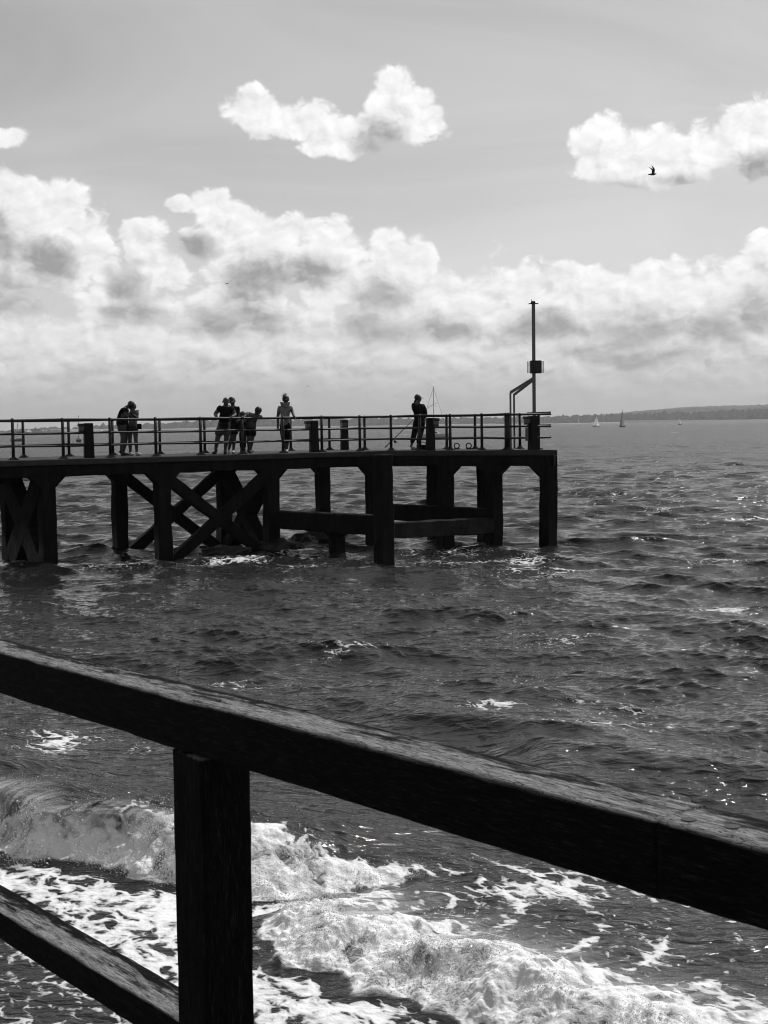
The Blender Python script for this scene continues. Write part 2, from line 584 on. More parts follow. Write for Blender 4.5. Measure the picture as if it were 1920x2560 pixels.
    # ---- foam amounts
    cl = fbm(u * 2.2 + 5, v * 2.2, 4)
    wash = (1 - sst(front, -0.25, 0.05)) * sst(u, 2.0, 3.2)
    fo = wash * np.clip(0.545 + 0.35 * fbm(u * 0.8, v * 0.8 + 3, 3) - 0.30 * (1 - sst(u, 3.7, 4.7)), 0, 1)
    gapA = sst(front, -0.34, -0.04) * (1 - sst(front, -0.02, 0.05))       # dark water sucked up just before the front
    fo = fo * (1 - 0.8 * gapA * np.clip(0.7 + 1.2 * n1, 0, 1))
    faceA = (hA > 0.02) * sst(s, 0.0, 0.06)
    low = 1 - sst(s + 0.22 * cl + 0.25 * n1, 0.30, 0.70)
    fo = np.maximum(fo, faceA * low * np.clip(0.88 + 1.0 * cl, 0, 1) * sst(hA, 0.03, 0.15))
    spill = (1 - sst(v, 10.2, 12.4)) * sst(v, 8.6, 9.4)
    fo = np.maximum(fo, faceA * spill * np.exp(-((s - 0.55) / 0.38) ** 2) * np.clip(0.68 + 0.9 * cl, 0, 1))
    fo = np.maximum(fo, faceA * sst(v, 12.2, 13.4) * np.exp(-((s - 0.48) / 0.18) ** 2) * np.clip(0.52 + 0.9 * cl, 0, 1))
    mk = faceA * (1 - sst(s, 0.35, 0.85)) * sst(hA, 0.05, 0.2)
    faceB = sst(hB, 0.02, 0.12) * sst(sb, -0.02, 0.05)
    tailB = np.clip(0.86 - 0.42 * np.maximum(sb - 0.5, 0) / 0.55 + 0.9 * cl, 0, 1) * (1 - sst(sb, 1.2, 2.1))
    fo = np.maximum(fo, faceB * tailB)
    mk = np.maximum(mk, faceB * (1 - sst(sb, 0.5, 1.9)) * 0.8)
    # ---- curved streaks left by the backwash behind the bore
    cx, cy = u - 7.1, v - 8.6
    rad = np.sqrt(cx ** 2 + (cy * 0.8) ** 2)
    swirl = np.clip(1 - np.abs(((rad + 0.12 * n1) * 2.1) % 1.0 - 0.5) * 7.0, 0, 1)
    reg = sst(u, 6.4, 7.0) * (1 - sst(u, 8.6, 10.2)) * sst(v, 4.0, 5.0) * (1 - sst(v, 8.9, 9.8))
    fo = np.maximum(fo, reg * np.clip(0.20 + 0.32 * swirl + 0.45 * fbm(u * 0.9 + 20, v * 0.9, 3), 0, 0.62))
    foam[sl] = fo
    milk_glow[sl] = mk
    # ---- lumpy foam and chop on the front
    thick = np.clip(fo - 0.45, 0, 1) * sst(front, -0.05, 0.12)
    lump = 1.3 * np.abs(pn(u * 2.4 + 1, v * 2.4)) + np.abs(pn(u * 5.0, v * 5.0)) + 0.5 * np.abs(pn(u * 11.0 + 3, v * 11.0)) + 0.15 * np.abs(pn(u * 23.0, v * 23.0 + 9))
    wave = np.maximum(zA, zB)
    calm = 1 - 0.9 * (1 - sst(front, -0.4, 0.4))
    Z[sl] = Z[sl] * calm + wave + thick * (0.17 * lump - 0.04) + 0.012 * (1 - calm) * fbm(u * 3.5, v * 3.5, 3)
    streak = fbm(v * 9.0, u * 0.9, 3)
    Z[sl] += mk * 0.014 * streak
    DX[sl] += duA * NU[0]
    DY[sl] += duA * NU[1]
    # the sheet of swash runs a little way up the beach
    Z[sl] += 0.05 * (1 - sst(u, 2.4, 4.4))
    # ---- loose foam further out: pixel centre, half width and depth in metres, amount
    for px, py, wx, wy, am in ((880, 1630, 1.0, 1.1, 0.30), (1130, 1700, 2.0, 0.8, 0.24), (1280, 1722, 1.2, 0.7, 0.26), (1340, 1600, 0.8, 0.9, 0.26), (1440, 1605, 1.5, 0.9, 0.22), (1560, 1772, 0.9, 0.7, 0.30),
                               (130, 1880, 0.9, 0.9, 0.30), (330, 1895, 0.4, 0.6, 0.26), (600, 1400, 1.3, 1.2, 0.36), (690, 1392, 1.2, 1.0, 0.38), (780, 1418, 1.6, 1.0, 0.32), (520, 1412, 1.0, 0.9, 0.32), (1230, 1402, 2.2, 1.4, 0.40), (1350, 1432, 1.6, 1.2, 0.40),
                               (1100, 1385, 1.6, 1.2, 0.34), (1820, 1525, 1.3, 1.4, 0.26), (1740, 1090, 4.5, 3.0, 0.5), (1500, 1290, 1.2, 1.2, 0.24), (520, 1720, 1.6, 0.6, 0.20), (1300, 1790, 0.8, 0.35, 0.34),
                               (1450, 1835, 0.9, 0.3, 0.30), (1700, 1920, 0.9, 0.3, 0.26), (300, 1420, 1.8, 1.4, 0.26), (1280, 1255, 2.5, 2.0, 0.26), (1650, 1275, 2.0, 1.5, 0.28), (1800, 1400, 1.6, 1.4, 0.24)):
        c = at_z(px, py, 0.0)
        m = max(int(np.searchsorted(r, c.length - 9)), 0), int(np.searchsorted(r, c.length + 9))
        q = slice(*m)
        e = np.exp(-((X[q] - c.x) / wx) ** 2 - ((Y[q] - c.y) / wy) ** 2)
        foam[q] = np.maximum(foam[q], 1.15 * am * e * np.clip(1.0 + 1.2 * fbm(X[q] * 1.1, Y[q] * 1.1, 3), 0, 1.6))
    # whitecaps: a few crests break in the open water
    q = slice(int(np.searchsorted(r, 30.0)), near_n)
    cap = sst(Z[q], 0.20, 0.34) * sst(fbm(X[q] * 0.10 + 3, Y[q] * 0.07, 2), 0.18, 0.5)
    foam[q] = np.maximum(foam[q], 0.55 * cap)
    far = slice(int(np.searchsorted(r, 120.0)), nr)
    cap = sst(pn(X[far] * 0.16, Y[far] * 0.10) + 0.6 * pn(X[far] * 0.05 + 9, Y[far] * 0.04), 0.60, 0.75)
    foam[far] = np.maximum(foam[far], 0.6 * cap)
    co = np.empty((nr * nt, 3), np.float32)
    co[:, 0] = (X + DX).ravel()
    co[:, 1] = (Y + DY).ravel()
    co[:, 2] = Z.ravel()
    me = bpy.data.meshes.new('sea')
    nf = (nr - 1) * (nt - 1)
    idx = np.arange(nr * nt, dtype=np.int32).reshape(nr, nt)
    quad = np.stack([idx[:-1, :-1], idx[:-1, 1:], idx[1:, 1:], idx[1:, :-1]], -1).reshape(-1, 4)
    me.vertices.add(nr * nt)
    me.vertices.foreach_set('co', co.ravel())
    me.loops.add(nf * 4)
    me.loops.foreach_set('vertex_index', quad.ravel())
    me.polygons.add(nf)
    me.polygons.foreach_set('loop_start', np.arange(0, nf * 4, 4, dtype=np.int32))
    me.polygons.foreach_set('use_smooth', np.ones(nf, bool))
    me.update()
    # rough: slopes too fine for the mesh at this range
    fine = np.repeat(sst(np.log(np.maximum(dr, 1e-3)), math.log(0.06), math.log(2.5))[:, None], nt, 1)
    for nm, arr in (('foam', foam), ('milk_glow', milk_glow), ('fine', fine)):
        at = me.attributes.new(nm, 'FLOAT', 'POINT')
        at.data.foreach_set('value', arr.astype(np.float32).ravel())
    return me, dict(x=(X + DX)[sl], y=(Y + DY)[sl], z=Z[sl], u=u, v=v, s=s, sb=sb, hA=hA, hB=hB, foam=foam[sl], cell=(DR * RR)[sl])


def sea_material():
    m = bpy.data.materials.new('sea_water')
    m.use_nodes = True
    N = NT(m.node_tree)
    b = m.node_tree.nodes['Principled BSDF']
    out = m.node_tree.nodes['Material Output']
    pos = N.n('ShaderNodeNewGeometry').outputs['Position']
    foam = N.n('ShaderNodeAttribute', attribute_name='foam').outputs['Fac']
    milk_glow = N.n('ShaderNodeAttribute', attribute_name='milk_glow').outputs['Fac']
    fine = N.n('ShaderNodeAttribute', attribute_name='fine').outputs['Fac']
    flat = N.v('MULTIPLY', pos, (1, 1, 1.0))
    # lacy foam: round holes of several sizes, fewer as the amount rises
    wob = N.v('SCALE', N.v('SUBTRACT', N.noise(flat, 2.2, 3.0, 0.55, col=True), (0.5, 0.5, 0.5)), scale=0.45)
    fw = N.v('ADD', flat, wob)
    # the holes are drawn out along the line of the wave
    fp = N.n('ShaderNodeCombineXYZ', {0: N.m('MULTIPLY', N.v('DOT_PRODUCT', fw, (NU[0], NU[1], 0.0)), 1.45), 1: N.m('MULTIPLY', N.v('DOT_PRODUCT', fw, (NV[0], NV[1], 0.0)), 0.78), 2: N.n('ShaderNodeSeparateXYZ', {0: fw}).outputs[2]}).outputs[0]
    e1 = N.n('ShaderNodeTexVoronoi', {'Vector': fp, 'Scale': 3.2}, feature='DISTANCE_TO_EDGE').outputs['Distance']
    e2 = N.n('ShaderNodeTexVoronoi', {'Vector': fp, 'Scale': 8.5}, feature='DISTANCE_TO_EDGE').outputs['Distance']
    hole = N.m('ADD', N.m('MULTIPLY', e1, 1.15), N.m('MULTIPLY', e2, 0.55))
    hole = N.m('ADD', hole, N.m('MULTIPLY', N.m('SUBTRACT', N.noise(flat, 13.0, 4.0, 0.6), 0.5), 0.55))
    amount = N.m('MULTIPLY_ADD', foam, 0.80, -0.13)
    fac = N.ss(N.m('SUBTRACT', amount, hole), -0.05, 0.10)
    fac = N.m('MULTIPLY', fac, N.ss(foam, 0.03, 0.12))
    thin = N.ss(N.m('ADD', N.m('SUBTRACT', amount, hole), N.m('MULTIPLY', N.m('SUBTRACT', N.noise(flat, 26.0, 4.0, 0.65), 0.5), 0.5)), -0.02, 0.34)
    foam_c = N.mix(thin, 0.55, 0.88)
    # water
    b.inputs['IOR'].default_value = 1.333
    rough = N.m('MULTIPLY_ADD', fine, 0.20, 0.045)
    wv = N.v('DOT_PRODUCT', pos, (NV[0], NV[1], 0.0))
    wz = N.n('ShaderNodeSeparateXYZ', {0: pos}).outputs[2]
    cur = N.n('ShaderNodeCombineXYZ', {0: N.m('MULTIPLY', wv, 11.0), 1: N.m('MULTIPLY', wz, 2.2), 2: 0.0}).outputs[0]
    body = N.m('MULTIPLY_ADD', milk_glow, N.m('MULTIPLY', N.ss(N.noise(cur, 1.0, 5.0, 0.65, 0.5), 0.25, 0.75), 0.85), 0.016)  # aerated streaks; light coming through the wave is put into base colour
    N.set(b.inputs['Base Color'], N.mix(fac, body, foam_c))
    N.set(b.inputs['Roughness'], N.mix(fac, rough, 0.75))
    N.set(b.inputs['Specular IOR Level'], N.mix(fac, N.mix(fine, 0.44, 0.15), 0.15))
    # ripples, and the bubbly relief of foam
    rp = N.v('MULTIPLY', pos, (0.62, 1.3, 1.0))
    r1 = N.noise(rp, 3.2, 3.0, 0.55, 0.6)
    r2 = N.noise(rp, 11.0, 3.0, 0.55, 0.4)
    h = N.m('ADD', N.m('MULTIPLY', r1, 0.068), N.m('MULTIPLY', r2, 0.020))
    big = N.noise(rp, 0.75, 3.0, 0.55, 0.5)
    h = N.m('ADD', h, N.m('MULTIPLY', N.m('ADD', N.m('MULTIPLY', big, 0.80), N.m('MULTIPLY', N.noise(rp, 2.0, 2.0, 0.55, 0.4), 0.22)), fine))
    fh = N.m('MULTIPLY', N.m('ADD', N.noise(flat, 24.0, 4.0, 0.55), N.m('MULTIPLY', fac, 0.8)), 0.014)
    h = N.mix(fac, h, N.m('ADD', fh, N.m('MULTIPLY', r1, 0.05)))
    bump = N.n('ShaderNodeBump', {'Height': h, 'Strength': 1.0, 'Distance': 1.0})
    N.set(b.inputs['Normal'], bump.outputs[0])
    return m


sea_mesh, SEA = build_sea()
sea = link_mesh('sea', sea_mesh, sea_material())
tag(sea, 'choppy dark grey sea with a breaker and lacy foam at the beach', kind='structure')


# ------------------------------------------------------------------ flying drops and froth on the breakers
def build_spray():
    rg = np.random.default_rng(3)
    D = {k: np.asarray(v_).ravel() for k, v_ in SEA.items()}
    pA = (D['hA'] > 0.08) * np.exp(-((D['s'] - 0.42) / 0.18) ** 2) * np.clip(0.25 + 1.6 * fbm(D['v'] * 1.7, D['u'] * 0.7, 3), 0, 1.2)
    pC = (D['hA'] > 0.05) * np.exp(-((D['s'] - 0.6) / 0.15) ** 2) * np.clip(1.4 * fbm(D['v'] * 2.5 + 8, D['u'], 3), 0, 1) * 0.5
    pB = (D['hB'] > 0.08) * np.exp(-((D['sb'] - 0.44) / 0.22) ** 2) * np.clip(0.3 + 1.5 * fbm(D['v'] * 2.0 + 4, D['u'], 3), 0, 1.2) * (D['v'] < 9.6)
    w = (pA + pC + pB) * D['cell']
    w = np.where((D['v'] > 4.5) & (D['v'] < 24), w, 0)
    w = w / w.sum()
    out = []
    octa = np.array([(1, 0, 0), (-1, 0, 0), (0, 1, 0), (0, -1, 0), (0, 0, 1), (0, 0, -1)], float)
    ofc = np.array([(0, 2, 4), (2, 1, 4), (1, 3, 4), (3, 0, 4), (2, 0, 5), (1, 2, 5), (3, 1, 5), (0, 3, 5)])
    n = 56000
    base_c = 5.5
    pick = rg.choice(len(w), n, p=w)
    P = np.stack([D['x'][pick], D['y'][pick], D['z'][pick]], 1)
    fly = rg.random(n) < 0.45
    up_ = np.where(fly, rg.exponential(0.055, n), rg.uniform(-0.012, 0.018, n))
    P += np.stack([rg.normal(0, 0.05, n), rg.normal(0, 0.05, n), up_], 1)
    # plumes of splash where the lip lands
    npl = 34
    cv = rg.uniform(9.5, 15.5, npl)
    plume = np.full(n, -1)
    k = rg.integers(0, npl, 26000)
    base_u = np.interp(cv, [8.0, 9.0, 9.35, 9.65, 10.4, 11.3, 11.9, 13.5, 16, 25], [7.6, 7.0, 6.55, 6.15, 5.8, 5.45, 4.95, 4.75, 4.7, 4.6]) + 0.24 * fbm(cv * 0.9 + 3.1, base_c * 0.15 * np.ones(npl), 3)
    hgt = rg.uniform(0.10, 0.30, npl)
    pu = base_u[k] + 0.06 + rg.normal(0, 0.07, len(k))
    pv_ = cv[k] + rg.normal(0, 0.11, len(k))
    pz = np.abs(rg.normal(0, 1, len(k))) * hgt[k] * 0.55 + 0.01
    P[:len(k)] = np.stack([pu * NU[0] + pv_ * NV[0], pu * NU[1] + pv_ * NV[1], pz], 1)
    fly[:len(k)] = rg.random(len(k)) < 0.6
    rad = np.where(fly, rg.uniform(0.0015, 0.0045, n), rg.uniform(0.0018, 0.006, n) * (1 + 1.3 * (rg.random(n) < 0.06)))
    shape = octa[None] * rad[:, None, None] * rg.uniform(0.6, 1.5, (n, 6, 1))
    V_ = (P[:, None, :] + shape).reshape(-1, 3)
    F_ = (ofc[None] + 6 * np.arange(n)[:, None, None]).reshape(-1, 3)
    me = bpy.data.meshes.new('sea_spray')
    me.vertices.add(len(V_))
    me.vertices.foreach_set('co', V_.astype(np.float32).ravel())
    me.loops.add(len(F_) * 3)
    me.loops.foreach_set('vertex_index', F_.astype(np.int32).ravel())
    me.polygons.add(len(F_))
    me.polygons.foreach_set('loop_start', np.arange(0, len(F_) * 3, 3, dtype=np.int32))
    me.polygons.foreach_set('use_smooth', np.ones(len(F_), bool))
    me.update()
    m = bpy.data.materials.new('froth')
    m.use_nodes = True
    t = m.node_tree
    N = NT(t)
    t.nodes['Principled BSDF'].inputs['Base Color'].default_value = (0.8, 0.8, 0.8, 1)
    tr = N.n('ShaderNodeBsdfTranslucent', {'Color': (0.9, 0.9, 0.9, 1)})
    mx = N.n('ShaderNodeMixShader', {0: 0.6})
    t.links.new(t.nodes['Principled BSDF'].outputs[0], mx.inputs[1])
    t.links.new(tr.outputs[0], mx.inputs[2])
    t.links.new(mx.outputs[0], t.nodes['Material Output'].inputs[0])
    return link_mesh('sea_spray', me, m)


tag(build_spray(), 'white drops and froth thrown up along the breaking wave', kind='stuff')


# ------------------------------------------------------------------ land, beach, promenade
def build_beach():
    """shingle sloping up from the swash to the sea wall the camera stands on"""
    us = np.concatenate([np.linspace(1.55, 5.2, 46), [6.0, 7.0, 9.0]])
    vs_ = np.linspace(-14, 60, 150)
    Ug, Vg = np.meshgrid(us, vs_)
    Zg = np.interp(Ug, [1.5, 3.6, 5.0, 9.0], [0.50, -0.10, -0.5, -1.2]) + 0.03 * fbm(Ug * 1.5, Vg * 1.5, 3)
    co = np.stack([Ug * NU[0] + Vg * NV[0], Ug * NU[1] + Vg * NV[1], Zg], -1).reshape(-1, 3)
    nv_, nu_ = Ug.shape
    idx = np.arange(nv_ * nu_).reshape(nv_, nu_)
    quad = np.stack([idx[:-1, :-1], idx[:-1, 1:], idx[1:, 1:], idx[1:, :-1]], -1).reshape(-1, 4)
    me = bpy.data.meshes.new('beach')
    me.from_pydata(co.tolist(), [], quad.tolist())
    m = mat('wet_shingle', 0.045, 0.35, 0.5, noise=0.7, nscale=22.0, bump=0.6, bscale=40.0)
    o = link_mesh('beach', me, m, smooth=True)
    return tag(o, 'dark wet shingle under the edge of the swash', kind='structure')


build_beach()


def uvw(u, v, z):
    return (u * NU[0] + v * NV[0], u * NU[1] + v * NV[1], z)


def slab_uv(name, u0, u1, v0, v1, z0, z1, material):
    mb = MB().hexa([uvw(u0, v0, z0), uvw(u1, v0, z0), uvw(u1, v1, z0), uvw(u0, v1, z0), uvw(u0, v0, z1), uvw(u1, v0, z1), uvw(u1, v1, z1), uvw(u0, v1, z1)])
    return mb.build(name, material)


concrete_plain = mat('promenade_concrete', 0.16, 0.85, 0.3, noise=0.3, nscale=3.0, bump=0.2, bscale=25.0)
tag(slab_uv('promenade_pavement', -5.0, 1.45, -12.0, 30.0, -0.6, 2.25, concrete_plain), 'concrete promenade and sea wall behind the timber railing', kind='structure')


def hill_strip(name, prof, dist, depth, material, seed, bush, label):
    """wooded land across the water: prof = (pixel x, pixel y of the skyline), built at its real distance"""
    rows = 7
    xs = np.linspace(prof[0][0], prof[-1][0], 900)
    ys = np.interp(xs, [p[0] for p in prof], [p[1] for p in prof])
    v, f = [], []
    for i, (x, y) in enumerate(zip(xs, ys)):
        dd = dist(x) if callable(dist) else dist
        top = at_d(x, y, dd)
        h = max(top.z, 2.0)
        n = float(fbm(np.array([x * 0.06 + seed]), np.array([seed * 1.7]), 4)[0])
        n2 = max(0.0, float(pn(np.array([x * 0.11 + seed * 3]), np.array([3.3 + seed]))[0]))
        h += bush * (0.55 * n + 1.3 * n2)
        for k in range(rows):
            t = k / (rows - 1)
            fwd = (t ** 1.4) * depth
            hz = -1.0 + (h + 1.0) * min(1.0, (t / 0.85)) ** 0.6
            jitter = (0.0 if k == 0 else bush * 0.5 * float(pn(np.array([x * 0.16 + k * 9]), np.array([k * 2.2 + seed]))[0]))
            v.append((top.x * (dd + fwd - depth) / dd, dd + fwd - depth, hz + jitter))
    n = len(xs)
    for i in range(n - 1):
        for k in range(rows - 1):
            a = i * rows + k
            f.append((a, a + rows, a + rows + 1, a + 1))
    me = bpy.data.meshes.new(name)
    me.from_pydata(v, [], f)
    return tag(link_mesh(name, me, material), label, kind='structure')


wood = mat('distant_woodland', 0.05, 0.95, 0.0, noise=0.6, nscale=0.05)
down = mat('distant_downland', 0.09, 0.95, 0.0, noise=0.3, nscale=0.01)
sand_grey = mat('distant_beach', 0.42, 0.95, 0.0)
hill_strip('far_hill', [(900, 1056), (1400, 1046), (1600, 1028), (1700, 1019), (1780, 1015), (1860, 1014), (1940, 1012), (2100, 1006), (2500, 1000), (3000, 1016)], 6400, 500, down, 5, 5.0, 'pale rounded hill on the skyline')
hill_strip('middle_hill', [(900, 1052), (1450, 1041), (1560, 1036), (1640, 1027), (1750, 1020), (1850, 1022), (1940, 1017), (2200, 1010), (3000, 1020)], 5200, 300, down, 9, 6.0, 'grey wooded slope below the far hill')
hill_strip('wooded_shore', [(-900, 1092), (-300, 1084), (0, 1078), (40, 1073), (120, 1071), (180, 1071), (260, 1064), (330, 1062), (420, 1057), (500, 1053), (620, 1050), (760, 1049), (900, 1047), (1000, 1047), (1150, 1046), (1300, 1044), (1420, 1040), (1560, 1036), (1640, 1034), (1740, 1031), (1840, 1027), (1930, 1024), (2300, 1014), (3000, 1004)],
           4200, 220, wood, 2, 11.0, 'long wooded shore across the water')
hill_strip('tree_spit', [(-700, 1088), (-60, 1084), (40, 1081), (62, 1078), (90, 1073), (100, 1074), (118, 1079), (140, 1084), (160, 1086)], 2600, 60, wood, 21, 3.0, 'low dark spit with trees in front of the far shore')
mb = MB()
for x0 in range(-200, 2200, 80):
    a, b_ = at_d(x0, 1062, 3960), at_d(x0 + 80, 1062, 3960)
    h0 = 2.2 + 3.5 * (x0 > 1500) + 1.2 * math.sin(x0 * 0.013)
    mb.hexa([(a.x, a.y, -1), (b_.x, b_.y, -1), (b_.x, b_.y + 20, -1), (a.x, a.y + 20, -1), (a.x, a.y + 6, h0), (b_.x, b_.y + 6, h0), (b_.x, b_.y + 20, h0), (a.x, a.y + 20, h0)])
tag(mb.build('far_beach', sand_grey), 'thin pale strip of beach below the far woods', kind='structure')

# the air between here and the far shore
mb = MB().box((300, 3100, 62.0), (14000, 7600, 132.0))
hz = bpy.data.materials.new('sea_air')
hz.use_nodes = True
ht = hz.node_tree
ht.nodes.clear()
HN = NT(ht)
pv = HN.n('ShaderNodeVolumePrincipled', {'Color': (0.92, 0.92, 0.92, 1), 'Density': 0.8e-4, 'Anisotropy': 0.2})
ht.links.new(pv.outputs[0], HN.n('ShaderNodeOutputMaterial').inputs['Volume'])
haze = mb.build('haze', hz)
tag(haze, 'pale sea haze over the water', kind='stuff')


# ------------------------------------------------------------------ the pier
DZ = 3.05                                   # top of the deck above the water
PK = at_d(935, 1121, 46.3).xy.to_3d()       # where the approach meets the pier head
PR = at_d(1400, 1121, 43.7).xy.to_3d()
AXA = Vector((math.cos(R(34)), math.sin(R(34)), 0))
AXM = Vector((-math.sin(R(34)), math.cos(R(34)), 0))
AXB = (PR - PK).normalized()
ZUP = Vector((0, 0, 1))
PW = 3.2                                    # between the near and the far row


def near(s, z=0.0):
    p = PK + (AXA if s < 0 else AXB) * s
    return Vector((p.x, p.y, z))


def farr(s, z=0.0):
    return near(s, z) + AXM * PW


def s_at(px, py=1125, row=0.0):
    """distance along the near (or far) edge that a pixel column meets"""
    d = ray(px, py)
    o = PK + AXM * row
    for ax, sign in ((AXA, -1), (AXB, 1)):
        den = ax.x * d.y - ax.y * d.x
        s = -(o.x * d.y - o.y * d.x) / den
        if s * sign >= 0:
            return s
    return 0.0


concrete = bpy.data.materials.new('pier_concrete')
concrete.use_nodes = True
_n = NT(concrete.node_tree)
_b = concrete.node_tree.nodes['Principled BSDF']
_g = _n.n('ShaderNodeNewGeometry')
_p = _g.outputs['Position']
_st = _n.noise(_n.v('MULTIPLY', _p, (6.0, 6.0, 0.7)), 1.0, 5.0, 0.65)
_pt = _n.noise(_p, 1.6, 5.0, 0.6)
_z = _n.n('ShaderNodeSeparateXYZ', {0: _p}).outputs[2]
_wet = _n.ss(_n.m('ADD', _z, _n.m('MULTIPLY', _pt, -0.9)), -0.2, 0.9)           # weed and wet below the tide mark
_c = _n.m('MULTIPLY', _n.lin(_st, 0.3, 0.72, 0.35, 1.5), _n.lin(_pt, 0.3, 0.7, 0.6, 1.35))
_c = _n.m('MULTIPLY', _c, _n.mix(_wet, 0.003, 0.0085))
_n.set(_b.inputs['Base Color'], _c)
_n.set(_b.inputs['Roughness'], _n.mix(_wet, 0.45, 0.9))
_b.inputs['Specular IOR Level'].default_value = 0.12
_n.set(_b.inputs['Normal'], _n.n('ShaderNodeBump', {'Height': _n.noise(_p, 14.0, 5.0, 0.65), 'Strength': 0.7, 'Distance': 0.03}).outputs[0])
deck_top = mat('deck_surface', 0.03, 0.8, 0.3, noise=0.35, nscale=2.5, bump=0.3, bscale=18.0)
iron = mat('black_iron', 0.006, 0.45, 0.4, noise=0.4, nscale=20.0)
steel = mat('grey_steel', 0.10, 0.5, 0.4, noise=0.2, nscale=6.0)
black_box = mat('black_box_paint', 0.010, 0.5, 0.3)
lamp_glass = mat('lamp_glass', 0.05, 0.3, 0.5)

pier = empty('pier', near(0))
pier['label'] = 'old dark concrete pier on cross-braced columns standing in the sea'
pier['category'] = 'pier'


def local(o):
    """keep world placement when parented to an unscaled empty"""
    o.matrix_parent_inverse = Matrix.Translation(-Vector(o.parent.location)) if o.parent.rotation_euler.z == 0 else o.parent.matrix_world.inverted()
    return o


SEED = [1]


def member(name, corners, cell=0.16, amp=0.022, chamfer=0.03, parent=None):
    SEED[0] += 1
    return local(rough_solid(name, concrete, parent or pier, corners, cell, amp, SEED[0], chamfer))


def ring(c, ex, ey, wx, wy):
    return [c - ex * wx / 2 - ey * wy / 2, c + ex * wx / 2 - ey * wy / 2, c + ex * wx / 2 + ey * wy / 2, c - ex * wx / 2 + ey * wy / 2]


def column(p, w=0.42, z0=-1.3, z1=2.876, ex=AXA, ey=AXM, amp=0.024):
    p = Vector((p.x, p.y, 0))
    return member('column', ring(p + ZUP * z0, ex, ey, w * 1.03, w * 1.03) + ring(p + ZUP * z1, ex, ey, w, w), amp=amp)


def beam(name, a, b, w, h0, h1=None, trim=0.0):
    """horizontal beam between two points given at its top; h0, h1 depth at each end"""
    a, b = Vector(a), Vector(b)
    d = (b - a).normalized()
    a, b = a + d * trim, b - d * trim
    side = d.cross(ZUP).normalized()
    h1 = h0 if h1 is None else h1
    return member(name, [a - side * w / 2 - ZUP * h0, a + side * w / 2 - ZUP * h0, b + side * w / 2 - ZUP * h1, b - side * w / 2 - ZUP * h1, a - side * w / 2, a + side * w / 2, b + side * w / 2, b - side * w / 2])


def brace(a, b, w=0.30, t=0.34):
    a, b = Vector(a), Vector(b)
    d = (b - a).normalized()
    side = Vector((d.x, d.y, 0)).normalized().cross(ZUP)
    u = side.cross(d).normalized()
    return member('brace', ring(a, side, u, w, t) + ring(b, side, u, w, t), amp=0.018)


def haunch(p, d, z=2.56, size=0.34, w=0.36):
    """the sloped corner where a column meets the beam; d points into the bay"""
    d = d.normalized()
    side = d.cross(ZUP).normalized()
    c = [p + d * 0.19, p + d * (0.19 + size)]
    mb = MB()
    v = []
    for sgn in (-1, 1):
        o = side * (w / 2 * sgn)
        v += [c[0] + o + ZUP * z, c[1] + o + ZUP * z, c[0] + o + ZUP * (z - size)]
    mb.add(v, [(0, 1, 2), (5, 4, 3), (0, 3, 4, 1), (1, 4, 5, 2), (2, 5, 3, 0)])
    return local(mb.build('haunch', concrete, pier))


COLS = [-18.8, -15.05, s_at(121, 1400), s_at(409, 1380), s_at(680, 1365), s_at(932, 1350)]
HEAD = [s_at(1115, 1300), s_at(1236, 1340), s_at(1372, 1340)]
COLS[-1] = -0.05
for s in COLS:
    column(near(s)); column(farr(s))
for s in HEAD:
    column(near(s))
for s in HEAD[1:]:
    column(farr(s))
# deck slabs, butted at the bend
zt, zb = DZ, DZ - 0.17


def deck_piece(a, b, c, d, sd):
    o = rough_solid('deck_slab', deck_top, pier, [Vector((p.x, p.y, zb)) for p in (a, b, c, d)] + [Vector((p.x, p.y, zt)) for p in (a, b, c, d)], 0.3, 0.008, sd, 0.015)
    return local(o)


ov = 0.27
nb = Vector((AXB.y, -AXB.x, 0)) * ov            # outward from the head
kn = near(-0.001) - AXM * ov * 0.9 + Vector((0.05, -0.05, 0))
deck_piece(near(-21) - AXM * ov, kn, farr(0) + AXM * ov, farr(-21) + AXM * ov, 3)
rr = near(0) + AXB * (PR - PK).length
deck_piece(kn, rr + nb, rr + AXM * (PW + ov), farr(0) + AXM * ov, 4)
# fascia below the slab, edge beams, cross beams
for i in range(len(COLS) - 1):
    for fn in (near, farr):
        beam('edge_beam', fn(COLS[i], zb - 0.003), fn(COLS[i + 1], zb - 0.003), 0.36, 0.33)
for s0, s1 in zip([0.0] + HEAD[:-1], HEAD):
    beam('edge_beam', near(s0, zb - 0.003), near(s1 + (0.24 if s1 == HEAD[-1] else 0), zb - 0.003), 0.36, 0.34)
beam('edge_beam', farr(0, zb - 0.003), farr(HEAD[2], zb - 0.003), 0.36, 0.34)
for s in COLS + HEAD[1:]:
    beam('cross_beam', near(s, zb - 0.006), farr(s, zb - 0.006), 0.34, 0.32)
for i, s in enumerate(COLS):
    for fn in (near, farr):
        if i:
            haunch(fn(s), -AXA)
        if i < len(COLS) - 1:
            haunch(fn(s), AXA)
haunch(near(HEAD[0]), AXB); haunch(near(HEAD[1]), -AXB); haunch(near(HEAD[1]), AXB); haunch(near(HEAD[2]), -AXB, size=0.42)
